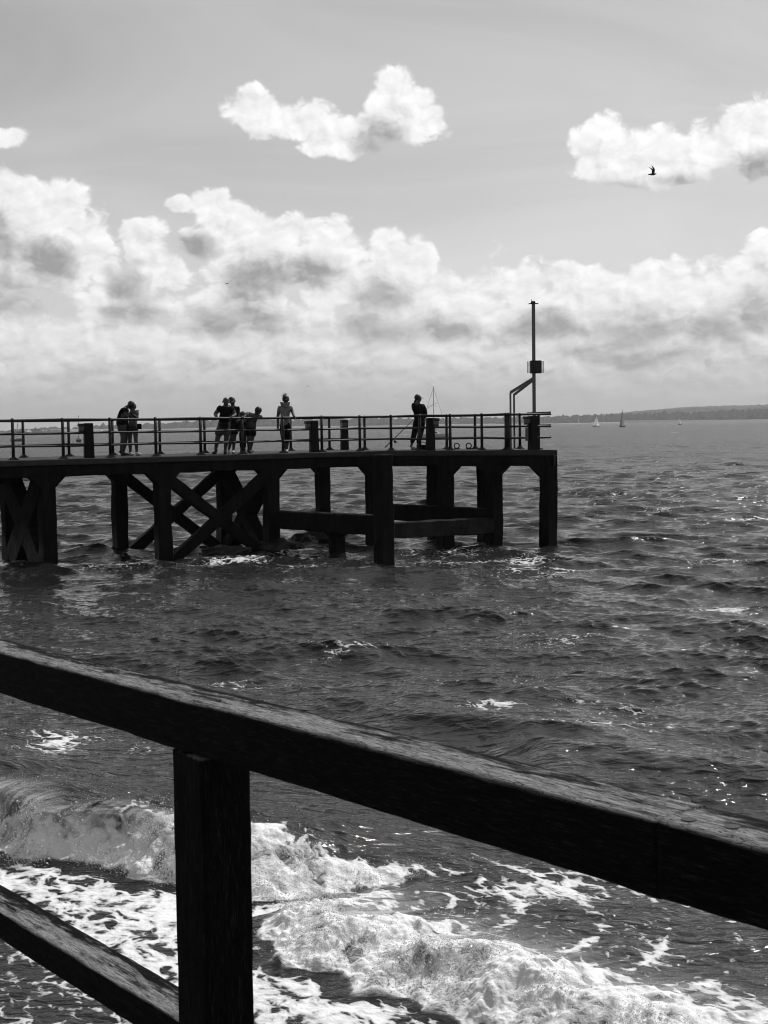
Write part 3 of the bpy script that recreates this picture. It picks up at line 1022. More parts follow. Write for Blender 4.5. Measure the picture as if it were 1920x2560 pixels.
# cross bracing: near and far faces of one bay, and across the pier at two frames
s2, s3, s4 = COLS[2], COLS[3], COLS[4]
for fn in (near, farr):
    brace(fn(s3 + 0.12, 2.42), fn(s4 - 0.10, -0.25))
    brace(fn(s3 + 0.12, -0.25) , fn(s4 - 0.10, 2.42), w=0.28)
for s in (s2, s4, COLS[0]):
    brace(near(s, 2.45) + AXM * 0.1, farr(s, -0.35) - AXM * 0.1, 0.44, 0.80 if s == s2 else 0.44)
    brace(near(s, -0.35) + AXM * 0.1, farr(s, 2.45) - AXM * 0.1, 0.42, 0.80 if s == s2 else 0.44)
# fender frame in front of the head
fpost = at_z(960, 1402, 0.0)
fa, fb = (AXA + AXB).normalized(), Vector((0, 0, 0))
column(fpost, 0.44, -1.3, 3.06, AXA, AXM, 0.03)
FP = Vector((fpost.x, fpost.y, 0))


def to(p, z):
    return Vector((p.x, p.y, z))


beam('fender_beam', to(near(s4), 1.25), to(FP, 1.32), 0.34, 0.55, 0.60, 0.12)
beam('fender_beam', to(FP, 1.10), to(near(HEAD[1]), 0.90), 0.34, 0.47, 0.50, 0.12)
beam('fender_beam', near(-0.1, 1.32), near(HEAD[1], 1.18), 0.30, 0.55, 0.5, 0.12)
for px, py in ((844, 1384), (1114, 1367)):
    c = at_z(px, py, 0.0)
    column(c, 0.40, -1.3, 0.8, AXA, AXM)
    for dv in (Vector((-0.8, 0.3, 0)), Vector((0.8, -0.3, 0))):
        haunch(to(c, 0), dv, 0.72, 0.24, 0.32)


# ------------------------------------------------------------------ pier railings
def railing(name, label, pts, posts, ends):
    """pts: line on the deck; posts: positions of the stanchions"""
    o = empty(name, posts[0])
    tag(o, label, 'railing')
    for h in (1.12, 0.735, 0.375):
        line = [Vector((p.x, p.y, DZ + h + 0.012 * math.sin(i * 2.1 + h * 5))) for i, p in enumerate(pts)]
        local(MB().tube(line, 0.036 if h > 1 else 0.030, 8).build('rail', iron, o, True))
    for p in posts:
        mb = MB()
        mb.tube([Vector((p.x, p.y, DZ - 0.01)), Vector((p.x, p.y, DZ + 1.12))], [0.048, 0.044], 8)
        for h, r_ in ((1.12, 0.062), (0.735, 0.056), (0.375, 0.056)):
            mb.ball((p.x, p.y, DZ + h), r_, 8, 6)
        st = local(mb.build('post', iron, o, True))
        fl = MB().box((p.x, p.y, DZ + 0.018), (0.26, 0.15, 0.03), R(34)).box((p.x, p.y, DZ + 0.06), (0.13, 0.11, 0.06), R(34), 0.8)
        for q in (-0.09, 0.09):
            fl.tube([Vector((p.x + AXA.x * q, p.y + AXA.y * q, DZ + 0.03)), Vector((p.x + AXA.x * q, p.y + AXA.y * q, DZ + 0.065))], 0.02, 6)
        b_ = fl.build('base_plate', iron, st)
    return o


near_posts = [s_at(x) for x in (33, 158, 276, 390, 502, 607, 708, 805, 900, 978, 1050, 1126, 1205, 1265)]
near_posts = [near_posts[0] - 1.46 * k for k in (5, 4, 3, 2, 1)] + near_posts + [s_at(1272)]
end_n = near(s_at(1378))
railing('pier_railing', 'black iron railing along the near edge of the pier', [near(-20)] + [near(s) for s in near_posts] + [end_n], [near(s) for s in near_posts], end_n)
fp_ = [s_at(x, 1118, PW) for x in (282, 400, 512, 624, 727, 824, 912, 1117, 1188)]
far_posts = [fp_[0] - 1.46 * k for k in (6, 5, 4, 3, 2, 1)] + fp_
end_f = farr(s_at(1300, 1118, PW))
railing('pier_railing', 'black iron railing along the far edge of the pier', [farr(-20)] + [farr(s) for s in far_posts] + [end_f], [farr(s) for s in far_posts] + [end_f], end_f)
side_a, side_b = near(HEAD[2] + 0.25) + AXM * 0.25, end_f
# the short free rails at the end of the head
tailp = at_d(1347, 1119, 44.6)
o = empty('rail_end', (tailp.x, tailp.y, DZ))
tag(o, 'short stub of railing with free ends at the tip of the pier', 'railing')
for h in (1.16, 0.76, 0.37):
    a, b_ = tailp, at_d(1377, 1119, 44.4)
    local(MB().tube([Vector((a.x - 0.35, a.y + 0.15, DZ + h - 0.01)), Vector((a.x, a.y, DZ + h)), Vector((b_.x, b_.y, DZ + h + 0.015))], 0.032, 8).build('rail', iron, o, True))
mb = MB().tube([Vector((tailp.x, tailp.y, DZ)), Vector((tailp.x, tailp.y, DZ + 1.16))], 0.045, 8).box((tailp.x, tailp.y, DZ + 0.02), (0.24, 0.16, 0.04))
local(mb.build('post', iron, o))

# ------------------------------------------------------------------ squat lamp pillars
pillar_mat = mat('pillar_paint', 0.005, 0.7, 0.2, noise=0.5, nscale=5.0)


def lamp_pillar(px0, px1, py0, py1, dist, side, label, extra=False):
    cx = (px0 + px1) / 2
    base = at_d(cx, py1, dist)
    s = FPX / dist
    w = (px1 - px0) / s / 1.30
    h = (py1 - py0) / s
    o = empty('lamp_pillar', (base.x, base.y, DZ))
    tag(o, label, 'lamp pillar', 'squat lamp pillars along the pier')
    z0 = base.z if base.z < DZ else DZ
    top = base.z + h
    local(MB().box((base.x, base.y, (z0 + top) / 2), (w, w, top - z0), R(20), 0.86).build('shaft', pillar_mat, o, bevel=0.01))
    lx = {'l': -1, 'r': 1, 'f': 0}[side]
    c = Vector((base.x + lx * (w * 0.62), base.y + (-w * 0.62 if side == 'f' else -0.02), top - 0.12))
    hd = local(MB().box(c + Vector((0, 0, 0.065)), (0.23, 0.23, 0.09), R(20)).box(c - Vector((0, 0, 0.12)), (0.20, 0.20, 0.07), R(20), 0.9).build('lamp_housing', black_box, o, bevel=0.008))
    gl = MB().box(c - Vector((0, 0, 0.02)), (0.195, 0.195, 0.15), R(20)).build('lamp_lens', lamp_glass, hd, bevel=0.01)
    if extra:
        local(MB().box((base.x - w * 0.72, base.y, base.z + 0.45), (0.09, 0.16, 0.42)).build('switch_box', steel, o, bevel=0.006))
    return o


lamp_pillar(207, 239, 1058, 1149, near(s_at(222)).y, 'l', 'broad black lamp pillar near the landward end, left of the couple')
lamp_pillar(772, 799, 1052, 1132, near(s_at(786)).y, 'l', 'black lamp pillar on the near edge, next one beyond the woman in the scarf')
lamp_pillar(850, 873, 1050, 1120, farr(s_at(861, 1118, PW)).y + 0.1, 'f', 'black lamp pillar on the far edge with its pale lamp facing the beach')
lamp_pillar(1064, 1089, 1045, 1125, near(s_at(1076)).y - 0.05, 'r', 'black lamp pillar beside the angler, lamp facing the end of the pier')
lamp_pillar(1319, 1350, 1040, 1121, near(s_at(1335)).y + 0.05, 'l', 'black lamp pillar at the foot of the tall mast, with a switch box', True)

# ------------------------------------------------------------------ mast with its box
md = 45.4
mb_ = at_d(1336, 1116, md)
o = empty('signal_mast', (mb_.x, mb_.y, DZ))
tag(o, 'tall slim steel mast with a grilled box, braced at the tip of the pier', 'mast')


def mz(py):
    return at_d(1337, py, md).z


local(MB().box((mb_.x, mb_.y, (DZ + mz(760)) / 2), (0.105, 0.105, mz(760) - DZ)).build('pole', steel, o, bevel=0.012))
zt_ = mz(760)
cap = MB().box((mb_.x, mb_.y, zt_ + 0.012), (0.30, 0.20, 0.02)).box((mb_.x - 0.01, mb_.y, zt_ + 0.055), (0.15, 0.13, 0.07), 0, 0.75).tube([(mb_.x - 0.05, mb_.y, zt_ + 0.05), (mb_.x - 0.055, mb_.y, zt_ + 0.15)], 0.012, 6)
local(cap.build('cap_plate', black_box, o))
bx_c, bz0, bz1 = at_d(1338, 918, md).x, mz(934), mz(902)
bxo = local(MB().box((bx_c, mb_.y - 0.16, (bz0 + bz1) / 2), (0.36, 0.22, bz1 - bz0)).build('cabinet', black_box, o, bevel=0.012))
pl = MB().box((bx_c + 0.05, mb_.y - 0.28, (bz0 + bz1) / 2), (0.20, 0.02, 0.30)).box((bx_c + 0.05, mb_.y - 0.295, (bz0 + bz1) / 2 + 0.06), (0.10, 0.02, 0.08)).box((bx_c + 0.03, mb_.y - 0.295, (bz0 + bz1) / 2 - 0.07), (0.07, 0.02, 0.07)).build('panel', iron, bxo)
for sg in (-1, 1):
    gr = MB()
    for k in range(13):
        zz = bz0 + 0.035 + k * (bz1 - bz0 - 0.07) / 12
        gr.bar((bx_c + sg * 0.17, mb_.y - 0.10, zz), (bx_c + sg * 0.265, mb_.y - 0.10, zz), 0.012, 0.012)
    gr.bar((bx_c + sg * 0.265, mb_.y - 0.10, bz0 + 0.02), (bx_c + sg * 0.265, mb_.y - 0.10, bz1 - 0.02), 0.012, 0.014, (1, 0, 0))
    local(gr.build('grille', steel, o))
sa, sb_ = at_d(1277, 1117, md + 0.4), at_d(1286, 1117, md + 1.0)
kn_ = at_d(1279, 981, md + 0.4)
kb_ = at_d(1287, 984, md + 1.0)
local(MB().box((sa.x, sa.y, (DZ + kn_.z) / 2), (0.058, 0.07, kn_.z - DZ)).build('strut_post', steel, o))
local(MB().box((sb_.x, sb_.y, (DZ + kb_.z) / 2), (0.058, 0.07, kb_.z - DZ)).build('strut_post', steel, o))
kt = at_d(1335, 945, md)
local(MB().bar(kn_ + Vector((-0.03, 0, 0.0)), kt, 0.07, 0.085).build('strut_arm', steel, o))
local(MB().bar(kb_ + Vector((0, 0, -0.02)), kt + Vector((0.02, 0.1, -0.03)), 0.06, 0.07).build('strut_arm', steel, o))
local(MB().box(kt + Vector((-0.02, 0.0, -0.04)), (0.07, 0.15, 0.14)).build('bracket', steel, o))

# ------------------------------------------------------------------ small things on the deck
for px, lab in ((1142, 'iron mooring ring standing on the deck, the one nearer the angler'), (1172, 'iron mooring ring standing on the deck, the one nearer the mast')):
    c = at_d(px, 1112, 46.6)
    ringp = [Vector((c.x + 0.085 * math.cos(a), c.y, DZ + 0.12 + 0.085 * math.sin(a))) for a in [i * math.pi / 8 for i in range(17)]]
    e = empty('mooring_ring', (c.x, c.y, DZ))
    tag(e, lab, 'ring', 'mooring rings on the deck')
    local(MB().tube(ringp, 0.02, 6, True, (0, 1, 0)).build('ring', iron, e, True))
    local(MB().box((c.x, c.y, DZ + 0.02), (0.20, 0.14, 0.04)).build('base_plate', iron, e, bevel=0.01))
# rocks under the pier
rock_m = mat('weedy_rock', 0.018, 0.5, 0.4, noise=0.6, nscale=3.0, bump=0.8, bscale=9.0)
from mathutils import noise as mnoise
for i, (px, py, dist, sz, lab) in enumerate(((795, 1352, 47.2, (0.85, 0.7, 0.42), 'largest weedy rock awash between the pier columns'), (762, 1356, 46.4, (0.42, 0.35, 0.24), 'middle-sized rock awash beside the largest one'), (688, 1368, 44.0, (0.6, 0.5, 0.30), 'rock awash at the foot of the braced column'),
                                             (735, 1372, 44.8, (0.35, 0.3, 0.16), 'small low rock awash between its two larger neighbours'), (560, 1382, 43.0, (0.8, 0.5, 0.2), 'low flat rock awash under the cross bracing'))):
    c = at_d(px, py, dist)
    bm = bmesh.new()
    bmesh.ops.create_icosphere(bm, subdivisions=4, radius=1.0)
    for v in bm.verts:
        n = mnoise.fractal(v.co * 1.2 + Vector((i * 5.0, 1, 2)), 1.0, 2.0, 5) * 0.5 + mnoise.cell(v.co * 1.7 + Vector((i, 0, 0))) * 0.12
        v.co = v.co * (1.0 + n)
        v.co = Vector((c.x + v.co.x * sz[0], c.y + v.co.y * sz[1], 0.0 + v.co.z * sz[2] * 1.1))
    me = bpy.data.meshes.new('rock')
    bm.to_mesh(me)
    bm.free()
    tag(link_mesh('rock', me, rock_m, smooth=True), lab, 'rock', 'rocks under the pier')


# ------------------------------------------------------------------ timber railing in front of the camera
def timber_material():
    m = bpy.data.materials.new('weathered_timber_lit_top')
    m.use_nodes = True
    N = NT(m.node_tree)
    b = m.node_tree.nodes['Principled BSDF']
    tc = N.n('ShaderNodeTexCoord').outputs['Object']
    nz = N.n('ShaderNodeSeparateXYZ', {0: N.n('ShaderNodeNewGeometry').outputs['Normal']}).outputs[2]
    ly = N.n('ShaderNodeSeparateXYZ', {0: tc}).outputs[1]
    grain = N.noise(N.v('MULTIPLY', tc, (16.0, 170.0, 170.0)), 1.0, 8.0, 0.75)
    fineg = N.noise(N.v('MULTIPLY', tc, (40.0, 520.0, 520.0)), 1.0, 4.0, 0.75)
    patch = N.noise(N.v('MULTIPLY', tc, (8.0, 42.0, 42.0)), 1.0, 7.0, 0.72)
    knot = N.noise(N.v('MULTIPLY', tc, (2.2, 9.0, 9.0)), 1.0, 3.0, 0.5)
    # patchy worn grey wood; sunlit top and shaded sides are put into the colour
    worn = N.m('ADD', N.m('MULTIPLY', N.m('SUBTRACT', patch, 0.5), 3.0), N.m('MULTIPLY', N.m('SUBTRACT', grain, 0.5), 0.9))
    worn = N.m('ADD', worn, N.m('MULTIPLY', ly, -9.0))  # landward half of the top coloured lighter, as if lit
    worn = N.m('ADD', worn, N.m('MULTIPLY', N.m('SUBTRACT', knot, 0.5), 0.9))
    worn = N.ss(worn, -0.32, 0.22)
    worn = N.m('MULTIPLY', worn, N.ss(nz, 0.35, 0.95))  # lit tone kept to upward faces, shade painted near-black on the rest
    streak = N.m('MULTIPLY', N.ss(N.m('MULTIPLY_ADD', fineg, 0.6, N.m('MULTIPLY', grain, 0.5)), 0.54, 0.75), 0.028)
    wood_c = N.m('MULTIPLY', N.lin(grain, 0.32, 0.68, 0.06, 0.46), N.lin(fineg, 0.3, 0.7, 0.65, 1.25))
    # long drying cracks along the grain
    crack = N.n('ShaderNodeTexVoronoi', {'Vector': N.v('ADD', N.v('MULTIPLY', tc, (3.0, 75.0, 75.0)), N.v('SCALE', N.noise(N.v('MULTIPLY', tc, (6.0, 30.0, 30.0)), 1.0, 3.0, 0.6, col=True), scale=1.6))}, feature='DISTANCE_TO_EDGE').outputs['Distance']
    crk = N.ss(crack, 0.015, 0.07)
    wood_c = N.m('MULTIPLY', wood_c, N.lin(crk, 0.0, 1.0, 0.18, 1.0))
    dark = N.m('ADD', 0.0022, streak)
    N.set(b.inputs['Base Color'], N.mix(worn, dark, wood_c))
    b.inputs['Roughness'].default_value = 0.75
    b.inputs['Specular IOR Level'].default_value = 0.06
    h = N.m('ADD', N.m('ADD', N.m('MULTIPLY', crk, 0.5), N.m('MULTIPLY', grain, 0.7)), N.m('ADD', N.m('MULTIPLY', fineg, 0.3), N.m('MULTIPLY', patch, 0.5)))
    N.set(b.inputs['Normal'], N.n('ShaderNodeBump', {'Height': h, 'Strength': 0.8, 'Distance': 0.005}).outputs[0])
    return m


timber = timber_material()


def timber_mesh(name, length, w, h, rad, material, parent, matrix, seed, seg=0.012):
    """a sawn timber along local x, rounded and unevenly worn along its edges"""
    prof = []
    for cx, cy, a0 in ((1, 1, 0), (-1, 1, 90), (-1, -1, 180), (1, -1, 270)):
        for k in range(5):
            a = R(a0 + k * 22.5)
            prof.append((cx * (w / 2 - rad) + rad * math.cos(a), cy * (h / 2 - rad) + rad * math.sin(a)))
    full = []
    for i, p in enumerate(prof):
        q = prof[(i + 1) % len(prof)]
        n = 6 if math.hypot(q[0] - p[0], q[1] - p[1]) > rad * 1.5 else 1
        for k in range(n):
            full.append((p[0] + (q[0] - p[0]) * k / n, p[1] + (q[1] - p[1]) * k / n))
    n = max(4, int(length / seg))
    xs = np.linspace(0, length, n + 1)
    pr = np.array(full)
    m = len(full)
    Xg = np.repeat(xs[:, None], m, 1)
    ang = np.arctan2(pr[:, 1] / h, pr[:, 0] / w)[None, :] + 0 * Xg
    edge = (np.minimum(np.abs(pr[:, 0]) / (w / 2), np.abs(pr[:, 1]) / (h / 2)) ** 4)[None, :]
    bumpv = 0.0016 * fbm(Xg * 9 + seed, ang * 9, 3) + 0.0022 * fbm(Xg * 2.2 + seed * 2, ang * 1.2 + 4, 2) - 0.0045 * edge * np.maximum(0, fbm(Xg * 5 + 9 + seed, ang * 2, 3))
    rr_ = np.sqrt((pr ** 2).sum(1))[None, :]
    Yg = pr[None, :, 0] * (1 + bumpv / rr_)
    Zg = pr[None, :, 1] * (1 + bumpv / rr_)
    co = np.stack([Xg, Yg, Zg], -1).reshape(-1, 3)
    idx = np.arange((n + 1) * m).reshape(n + 1, m)
    nx = np.roll(idx, -1, 1)
    quad = np.stack([idx[:-1], idx[1:], nx[1:], nx[:-1]], -1).reshape(-1, 4).tolist()
    quad += [tuple(idx[0].tolist()), tuple(reversed(idx[-1].tolist()))]
    me = bpy.data.meshes.new(name)
    me.from_pydata(co.tolist(), [], quad)
    bm = bmesh.new()
    bm.from_mesh(me)
    bmesh.ops.recalc_face_normals(bm, faces=bm.faces)
    bm.to_mesh(me)
    bm.free()
    o = link_mesh(name, me, material, parent, True)
    o.matrix_parent_inverse = Matrix.Translation(-Vector(parent.location))
    o.matrix_basis = matrix
    return o


rd = ray(-1830, 1165).normalized()                     # the way the rail runs, away to the left
RH, RW = 0.106, 0.105
pf = at_d(527, 1903, 2.60)                             # lower landward edge of the rail, above the post
sea_side = Vector((-rd.y, rd.x, 0)).normalized() * -1  # towards the sea
ax_x = rd
ax_y = sea_side
ax_z = ax_x.cross(ax_y).normalized()
if ax_z.z < 0:
    ax_z = -ax_z


def frame_at(origin, flip=False):
    x, y, z = ax_x, ax_y, ax_x.cross(ax_y).normalized()
    return Matrix(((x.x, y.x, z.x, origin.x), (x.y, y.y, z.y, origin.y), (x.z, y.z, z.z, origin.z), (0, 0, 0, 1)))


def on_front(px, py):
    """point of the landward face of the rail under a pixel"""
    d = ray(px, py)
    nrm = ax_y
    t = (pf - CAM).dot(nrm) / d.dot(nrm)
    return CAM + d * t


def along(px, py):
    return (on_front(px, py) - pf).dot(rd)


rail_root = empty('timber_railing', (pf.x, pf.y, 2.25))
tag(rail_root, 'weathered timber railing in the foreground, colour lit grey on top, shaded black on sides', 'railing')
axis0 = pf + ax_y * (RW / 2) + ax_z * (RH / 2)
t_joint = along(1640, 2040)
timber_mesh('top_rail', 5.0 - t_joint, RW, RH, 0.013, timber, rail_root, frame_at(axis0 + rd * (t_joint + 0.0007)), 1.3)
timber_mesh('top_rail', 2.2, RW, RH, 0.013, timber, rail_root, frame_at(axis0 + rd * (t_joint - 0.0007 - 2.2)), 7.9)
# bolts near the joint
for px, py in ((1722, 2050), (1830, 2068)):
    d = ray(px, py)
    t = ((axis0 + ax_z * (RH / 2)) - CAM).dot(ax_z) / d.dot(ax_z)
    p = CAM + d * t
    b_ = MB().tube([p - ax_z * 0.004, p + ax_z * 0.0015], [0.011, 0.010], 14).build('bolt_head', iron, rail_root)
    b_.matrix_parent_inverse = Matrix.Translation(-Vector(rail_root.location))
# posts: upright, square to the rail
PWD = 0.112
tc = along(507, 2200)
up = Vector((0, 0, 1))
hx = Vector((rd.x, rd.y, 0)).normalized()


def post_at(tt, sd):
    c = pf + rd * tt
    top = c.z - 0.004
    zb_ = 0.2
    ctr = Vector((c.x, c.y, zb_)) + hx * (PWD / 2) + ax_y * (PWD / 2 + 0.004)
    x, y, z = up, hx, up.cross(hx)
    mtx = Matrix(((x.x, y.x, z.x, ctr.x), (x.y, y.y, z.y, ctr.y), (x.z, y.z, z.z, ctr.z), (0, 0, 0, 1)))
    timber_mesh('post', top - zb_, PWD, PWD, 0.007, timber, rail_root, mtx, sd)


for k, sd in ((0, 2.0), (2.05, 3.0), (-2.05, 4.0)):
    post_at(tc + k, sd)
# lower rail, let in between the posts
low = on_front(0, 2355)
LH, LW = 0.074, 0.096
low0 = low - rd * ((low - pf).dot(rd)) + ax_y * (LW / 2 + 0.004) + ax_z * (LH / 2)
for k in (0, -2.05):
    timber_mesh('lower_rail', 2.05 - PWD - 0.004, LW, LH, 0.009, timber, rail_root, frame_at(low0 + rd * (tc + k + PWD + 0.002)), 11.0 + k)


# ------------------------------------------------------------------ people
FAT = 1.26          # the skin surface shrinks when it is smoothed


def skin_mesh(name, chains, material, parent, sub=2):
    """chains: lists of (point, radius or (rx, ry)) that share points by identity of their coordinates"""
    verts, rad, edges, index = [], [], [], {}

    def vid(p, r_):
        key = tuple(round(c, 4) for c in p)
        if key not in index:
            index[key] = len(verts)
            verts.append(tuple(p))
            r_ = r_ if isinstance(r_, (tuple, list)) else (r_, r_)
            rad.append((r_[0] * FAT, r_[1] * FAT))
        return index[key]
    for ch in chains:
        ids = [vid(p, r_) for p, r_ in ch]
        for a, b in zip(ids, ids[1:]):
            if a != b and (a, b) not in edges and (b, a) not in edges:
                edges.append((a, b))
    me = bpy.data.meshes.new(name)
    me.from_pydata(verts, edges, [])
    o = bpy.data.objects.new(name, me)
    COL.objects.link(o)
    sk = o.modifiers.new('skin', 'SKIN')
    sk.use_smooth_shade = True
    sk.branch_smoothing = 0.4
    for i, r_ in enumerate(rad):
        me.skin_vertices[0].data[i].radius = r_
    me.skin_vertices[0].data[0].use_root = True
    ss_ = o.modifiers.new('sub', 'SUBSURF')
    ss_.levels = ss_.render_levels = sub
    dg = bpy.context.evaluated_depsgraph_get()
    out = bpy.data.meshes.new_from_object(o.evaluated_get(dg))
    bpy.data.objects.remove(o)
    out.materials.clear()
    ob = link_mesh(name, out, material, parent, True)
    if parent is not None:
        ob.matrix_parent_inverse = Matrix.Translation(-Vector(parent.location))
    return ob


skin_m = mat('skin', 0.045, 0.55, 0.35)
skin_dark = mat('skin_tanned', 0.07, 0.55, 0.35)
cloth = {k: mat('cloth_' + k, v, 0.9, 0.1, noise=0.25, nscale=9.0) for k, v in dict(black=0.005, dark=0.012, denim=0.025, grey=0.06, light=0.16, pale=0.4).items()}
hair_m = mat('hair', 0.008, 0.5, 0.4)
hair_fair = mat('fair_hair', 0.04, 0.5, 0.4)
shoe_dark, shoe_white = mat('dark_shoes', 0.012, 0.6, 0.3), mat('white_shoes', 0.4, 0.6, 0.3)
striped = bpy.data.materials.new('striped_cloth')
striped.use_nodes = True
_n = NT(striped.node_tree)
_w = _n.n('ShaderNodeTexWave', {'Vector': _n.n('ShaderNodeNewGeometry').outputs['Position'], 'Scale': 9.0, 'Distortion': 1.2}, bands_direction='Z').outputs['Fac']
_n.set(striped.node_tree.nodes['Principled BSDF'].inputs['Base Color'], _n.lin(_w, 0.3, 0.7, 0.01, 0.14))
striped.node_tree.nodes['Principled BSDF'].inputs['Roughness'].default_value = 0.9


def person(label, origin, dist, J, shirt, legs, shoes, leg_len='shorts', sleeve='short', hair='short', build=1.0, group=None, hair_mat=None, skin=None, tunic=0.0):
    """J: joints as (x, y on the 6.64x enlargement whose corner is origin, depth offset in metres); built at its real distance"""
    def P(k):
        x, y, dd = J[k]
        return at_d(origin[0] + x / 6.636, origin[1] + y / 6.636, dist + dd)
    g = {k: P(k) for k in J}
    B = build
    lowest = min(g[k].z for k in ('anL', 'anR'))
    root = empty('person', (g['pelvis'].x, g['pelvis'].y, DZ))
    tag(root, label, 'person', group)
    skin = skin or skin_m
    hd, nk = g['head'], g['neck']
    updir = (hd - nk).normalized()
    face = Vector(J.get('_face', (0, -1, 0))).normalized()
    ht = hd + updir * 0.075
    hb = hd - updir * 0.065 + face * 0.02
    body = [[(g['pelvis'], (0.135 * B, 0.105 * B)), (g['belly'], (0.125 * B, 0.10 * B)), (g['chest'], (0.15 * B, 0.105 * B)), (nk, 0.050 * B), (hb, (0.060, 0.070)), (hd, (0.088, 0.102)), (ht, (0.074, 0.084)), (hd + updir * 0.115, (0.040, 0.046))],
            [(hd - updir * 0.01, 0.03), (hd - updir * 0.015 + face * 0.118, 0.012)]]
    body[1][0] = (hd, (0.088, 0.102))
    for s in 'LR':
        sh, el_, wr = g['sh' + s], g['el' + s], g['wr' + s]
        pd = (wr - el_).normalized()
        palm = wr + pd * 0.07
        body.append([(g['chest'], (0.15 * B, 0.105 * B)), (sh, 0.062 * B), ((sh + el_) / 2, 0.050 * B), (el_, 0.042 * B), ((el_ + wr) / 2, 0.037 * B), (wr, 0.028), (palm, (0.036, 0.022))])
        across = pd.cross(Vector((0.3, 1, 0.2))).normalized()
        bend = Vector((0, -0.2, -1))
        for k, ln in enumerate((0.066, 0.078, 0.074, 0.056)):
            f0 = palm + across * (0.027 - 0.018 * k) + pd * 0.02
            f1 = f0 + pd * ln * 0.5
            body.append([(palm, (0.036, 0.022)), (f0, 0.010), (f1, 0.009), (f1 + (pd * 0.6 + bend * 0.7).normalized() * ln * 0.5, 0.007)])
        th = wr + pd * 0.025 + across * 0.038
        body.append([(wr, 0.028), (th, 0.011), (th + (pd + across * 0.6).normalized() * 0.04, 0.009)])
        hp, kn, an = g['hip' + s], g['kn' + s], g['an' + s]
        body.append([(g['pelvis'], (0.135 * B, 0.105 * B)), (hp, 0.088 * B), ((hp + kn) / 2, 0.076 * B), (kn, 0.055 * B), ((kn * 0.6 + an * 0.4), 0.055 * B), (an, 0.036), (an + Vector((0, 0, -0.05)), 0.034)])
    bo = skin_mesh('body', body, skin, root)
    # shirt
    e = 1.26
    hem = g['pelvis'] + Vector((0, 0, -tunic - 0.09))
    sh_ch = [[(hem, (0.135 * B * e, 0.115 * B * e)), (g['belly'], (0.125 * B * e, 0.10 * B * e)), (g['chest'], (0.15 * B * e, 0.105 * B * e)), ((nk * 0.55 + g['chest'] * 0.45), 0.075 * B)]]
    for s in 'LR':
        sh, el_, wr = g['sh' + s], g['el' + s], g['wr' + s]
        arm = [(g['chest'], (0.15 * B * e, 0.105 * B * e)), (sh, 0.080 * B), (sh.lerp(el_, 0.62), 0.074 * B)]
        if sleeve == 'long':
            arm = arm[:2] + [(sh.lerp(el_, 0.5), 0.074 * B), (el_, 0.070 * B), (el_.lerp(wr, 0.5), 0.060 * B), (el_.lerp(wr, 0.95), 0.050 * B)]
        sh_ch.append(arm)
    skin_mesh('shirt', sh_ch, shirt, root)
    # shorts or trousers
    waist = g['pelvis'].lerp(g['belly'], 0.75)
    tr = [[(g['pelvis'], (0.148 * B, 0.122 * B)), (g['pelvis'].lerp(g['belly'], 0.4), (0.142 * B, 0.116 * B)), (waist, (0.134 * B, 0.108 * B))]]
    for s in 'LR':
        hp, kn, an = g['hip' + s], g['kn' + s], g['an' + s]
        ch = [(g['pelvis'], (0.148 * B, 0.122 * B)), (hp, 0.104 * B)]
        if leg_len == 'shorts':
            ch += [(hp.lerp(kn, 0.5), 0.097 * B), (hp.lerp(kn, 0.92), 0.092 * B)]
        elif leg_len == 'brief':
            ch += [(hp.lerp(kn, 0.45), 0.098 * B)]
        elif leg_len == 'crop':
            ch += [(hp.lerp(kn, 0.5), 0.086 * B), (kn, 0.068 * B), (kn.lerp(an, 0.6), 0.058 * B)]
        else:
            ch += [(hp.lerp(kn, 0.5), 0.090 * B), (kn, 0.072 * B), (kn.lerp(an, 0.5), 0.066 * B), (an, 0.056)]
        tr.append(ch)
    skin_mesh('trousers' if leg_len in ('long', 'crop') else 'shorts', tr, legs, root)
    for s in 'LR':
        an, to_ = g['an' + s], g['to' + s]
        sole = DZ + 0.045
        a = Vector((an.x, an.y, sole + 0.012))
        d = Vector((to_.x - an.x, to_.y - an.y, 0))
        d = d.normalized() if d.length > 0.02 else Vector((0.2, -1, 0)).normalized()
        skin_mesh('shoe', [[(a - d * 0.055, (0.040, 0.045)), (a + d * 0.06, (0.044, 0.046)), (a + d * 0.135 - Vector((0, 0, 0.010)), (0.042, 0.034)), (a + d * 0.19 - Vector((0, 0, 0.014)), (0.028, 0.022))], [(a - d * 0.055, (0.040, 0.045)), (Vector((an.x, an.y, an.z - 0.005)), 0.046)]], shoes, root, 1)
    hm = hair_mat or hair_m
    for sg in (-1, 1):
        side = face.cross(updir).normalized() * sg
        q = MB().ball(hd + side * 0.100 - updir * 0.01, (0.018, 0.022, 0.032), 8, 6).build('ear', skin, bo, True)
    if hair != 'bald':
        mb = MB()
        c = hd + updir * 0.035 - face * 0.022
        mb.ball(c, (0.112, 0.116, 0.112), 14, 10)
        if hair == 'bun':
            mb.ball(hd + updir * 0.11 - face * 0.06 + Vector((-0.03, 0, 0)), (0.055, 0.05, 0.05), 10, 8)
            mb.ball(hd - updir * 0.02 - face * 0.085, (0.07, 0.06, 0.08), 10, 8)
            for k in range(14):
                a = k * 0.45
                p0 = hd + updir * 0.10 - face * 0.06
                mb.tube([p0, p0 + Vector((0.06 * math.cos(a) - 0.02, 0.02, 0.055 + 0.045 * math.sin(a * 1.7))), p0 + Vector((0.10 * math.cos(a) - 0.04, 0.02, 0.06 + 0.06 * math.sin(a * 1.7)))], [0.010, 0.006, 0.002], 5)
        if hair == 'long':
            mb.ball(hd - updir * 0.06 - face * 0.06, (0.09, 0.07, 0.13), 12, 8)
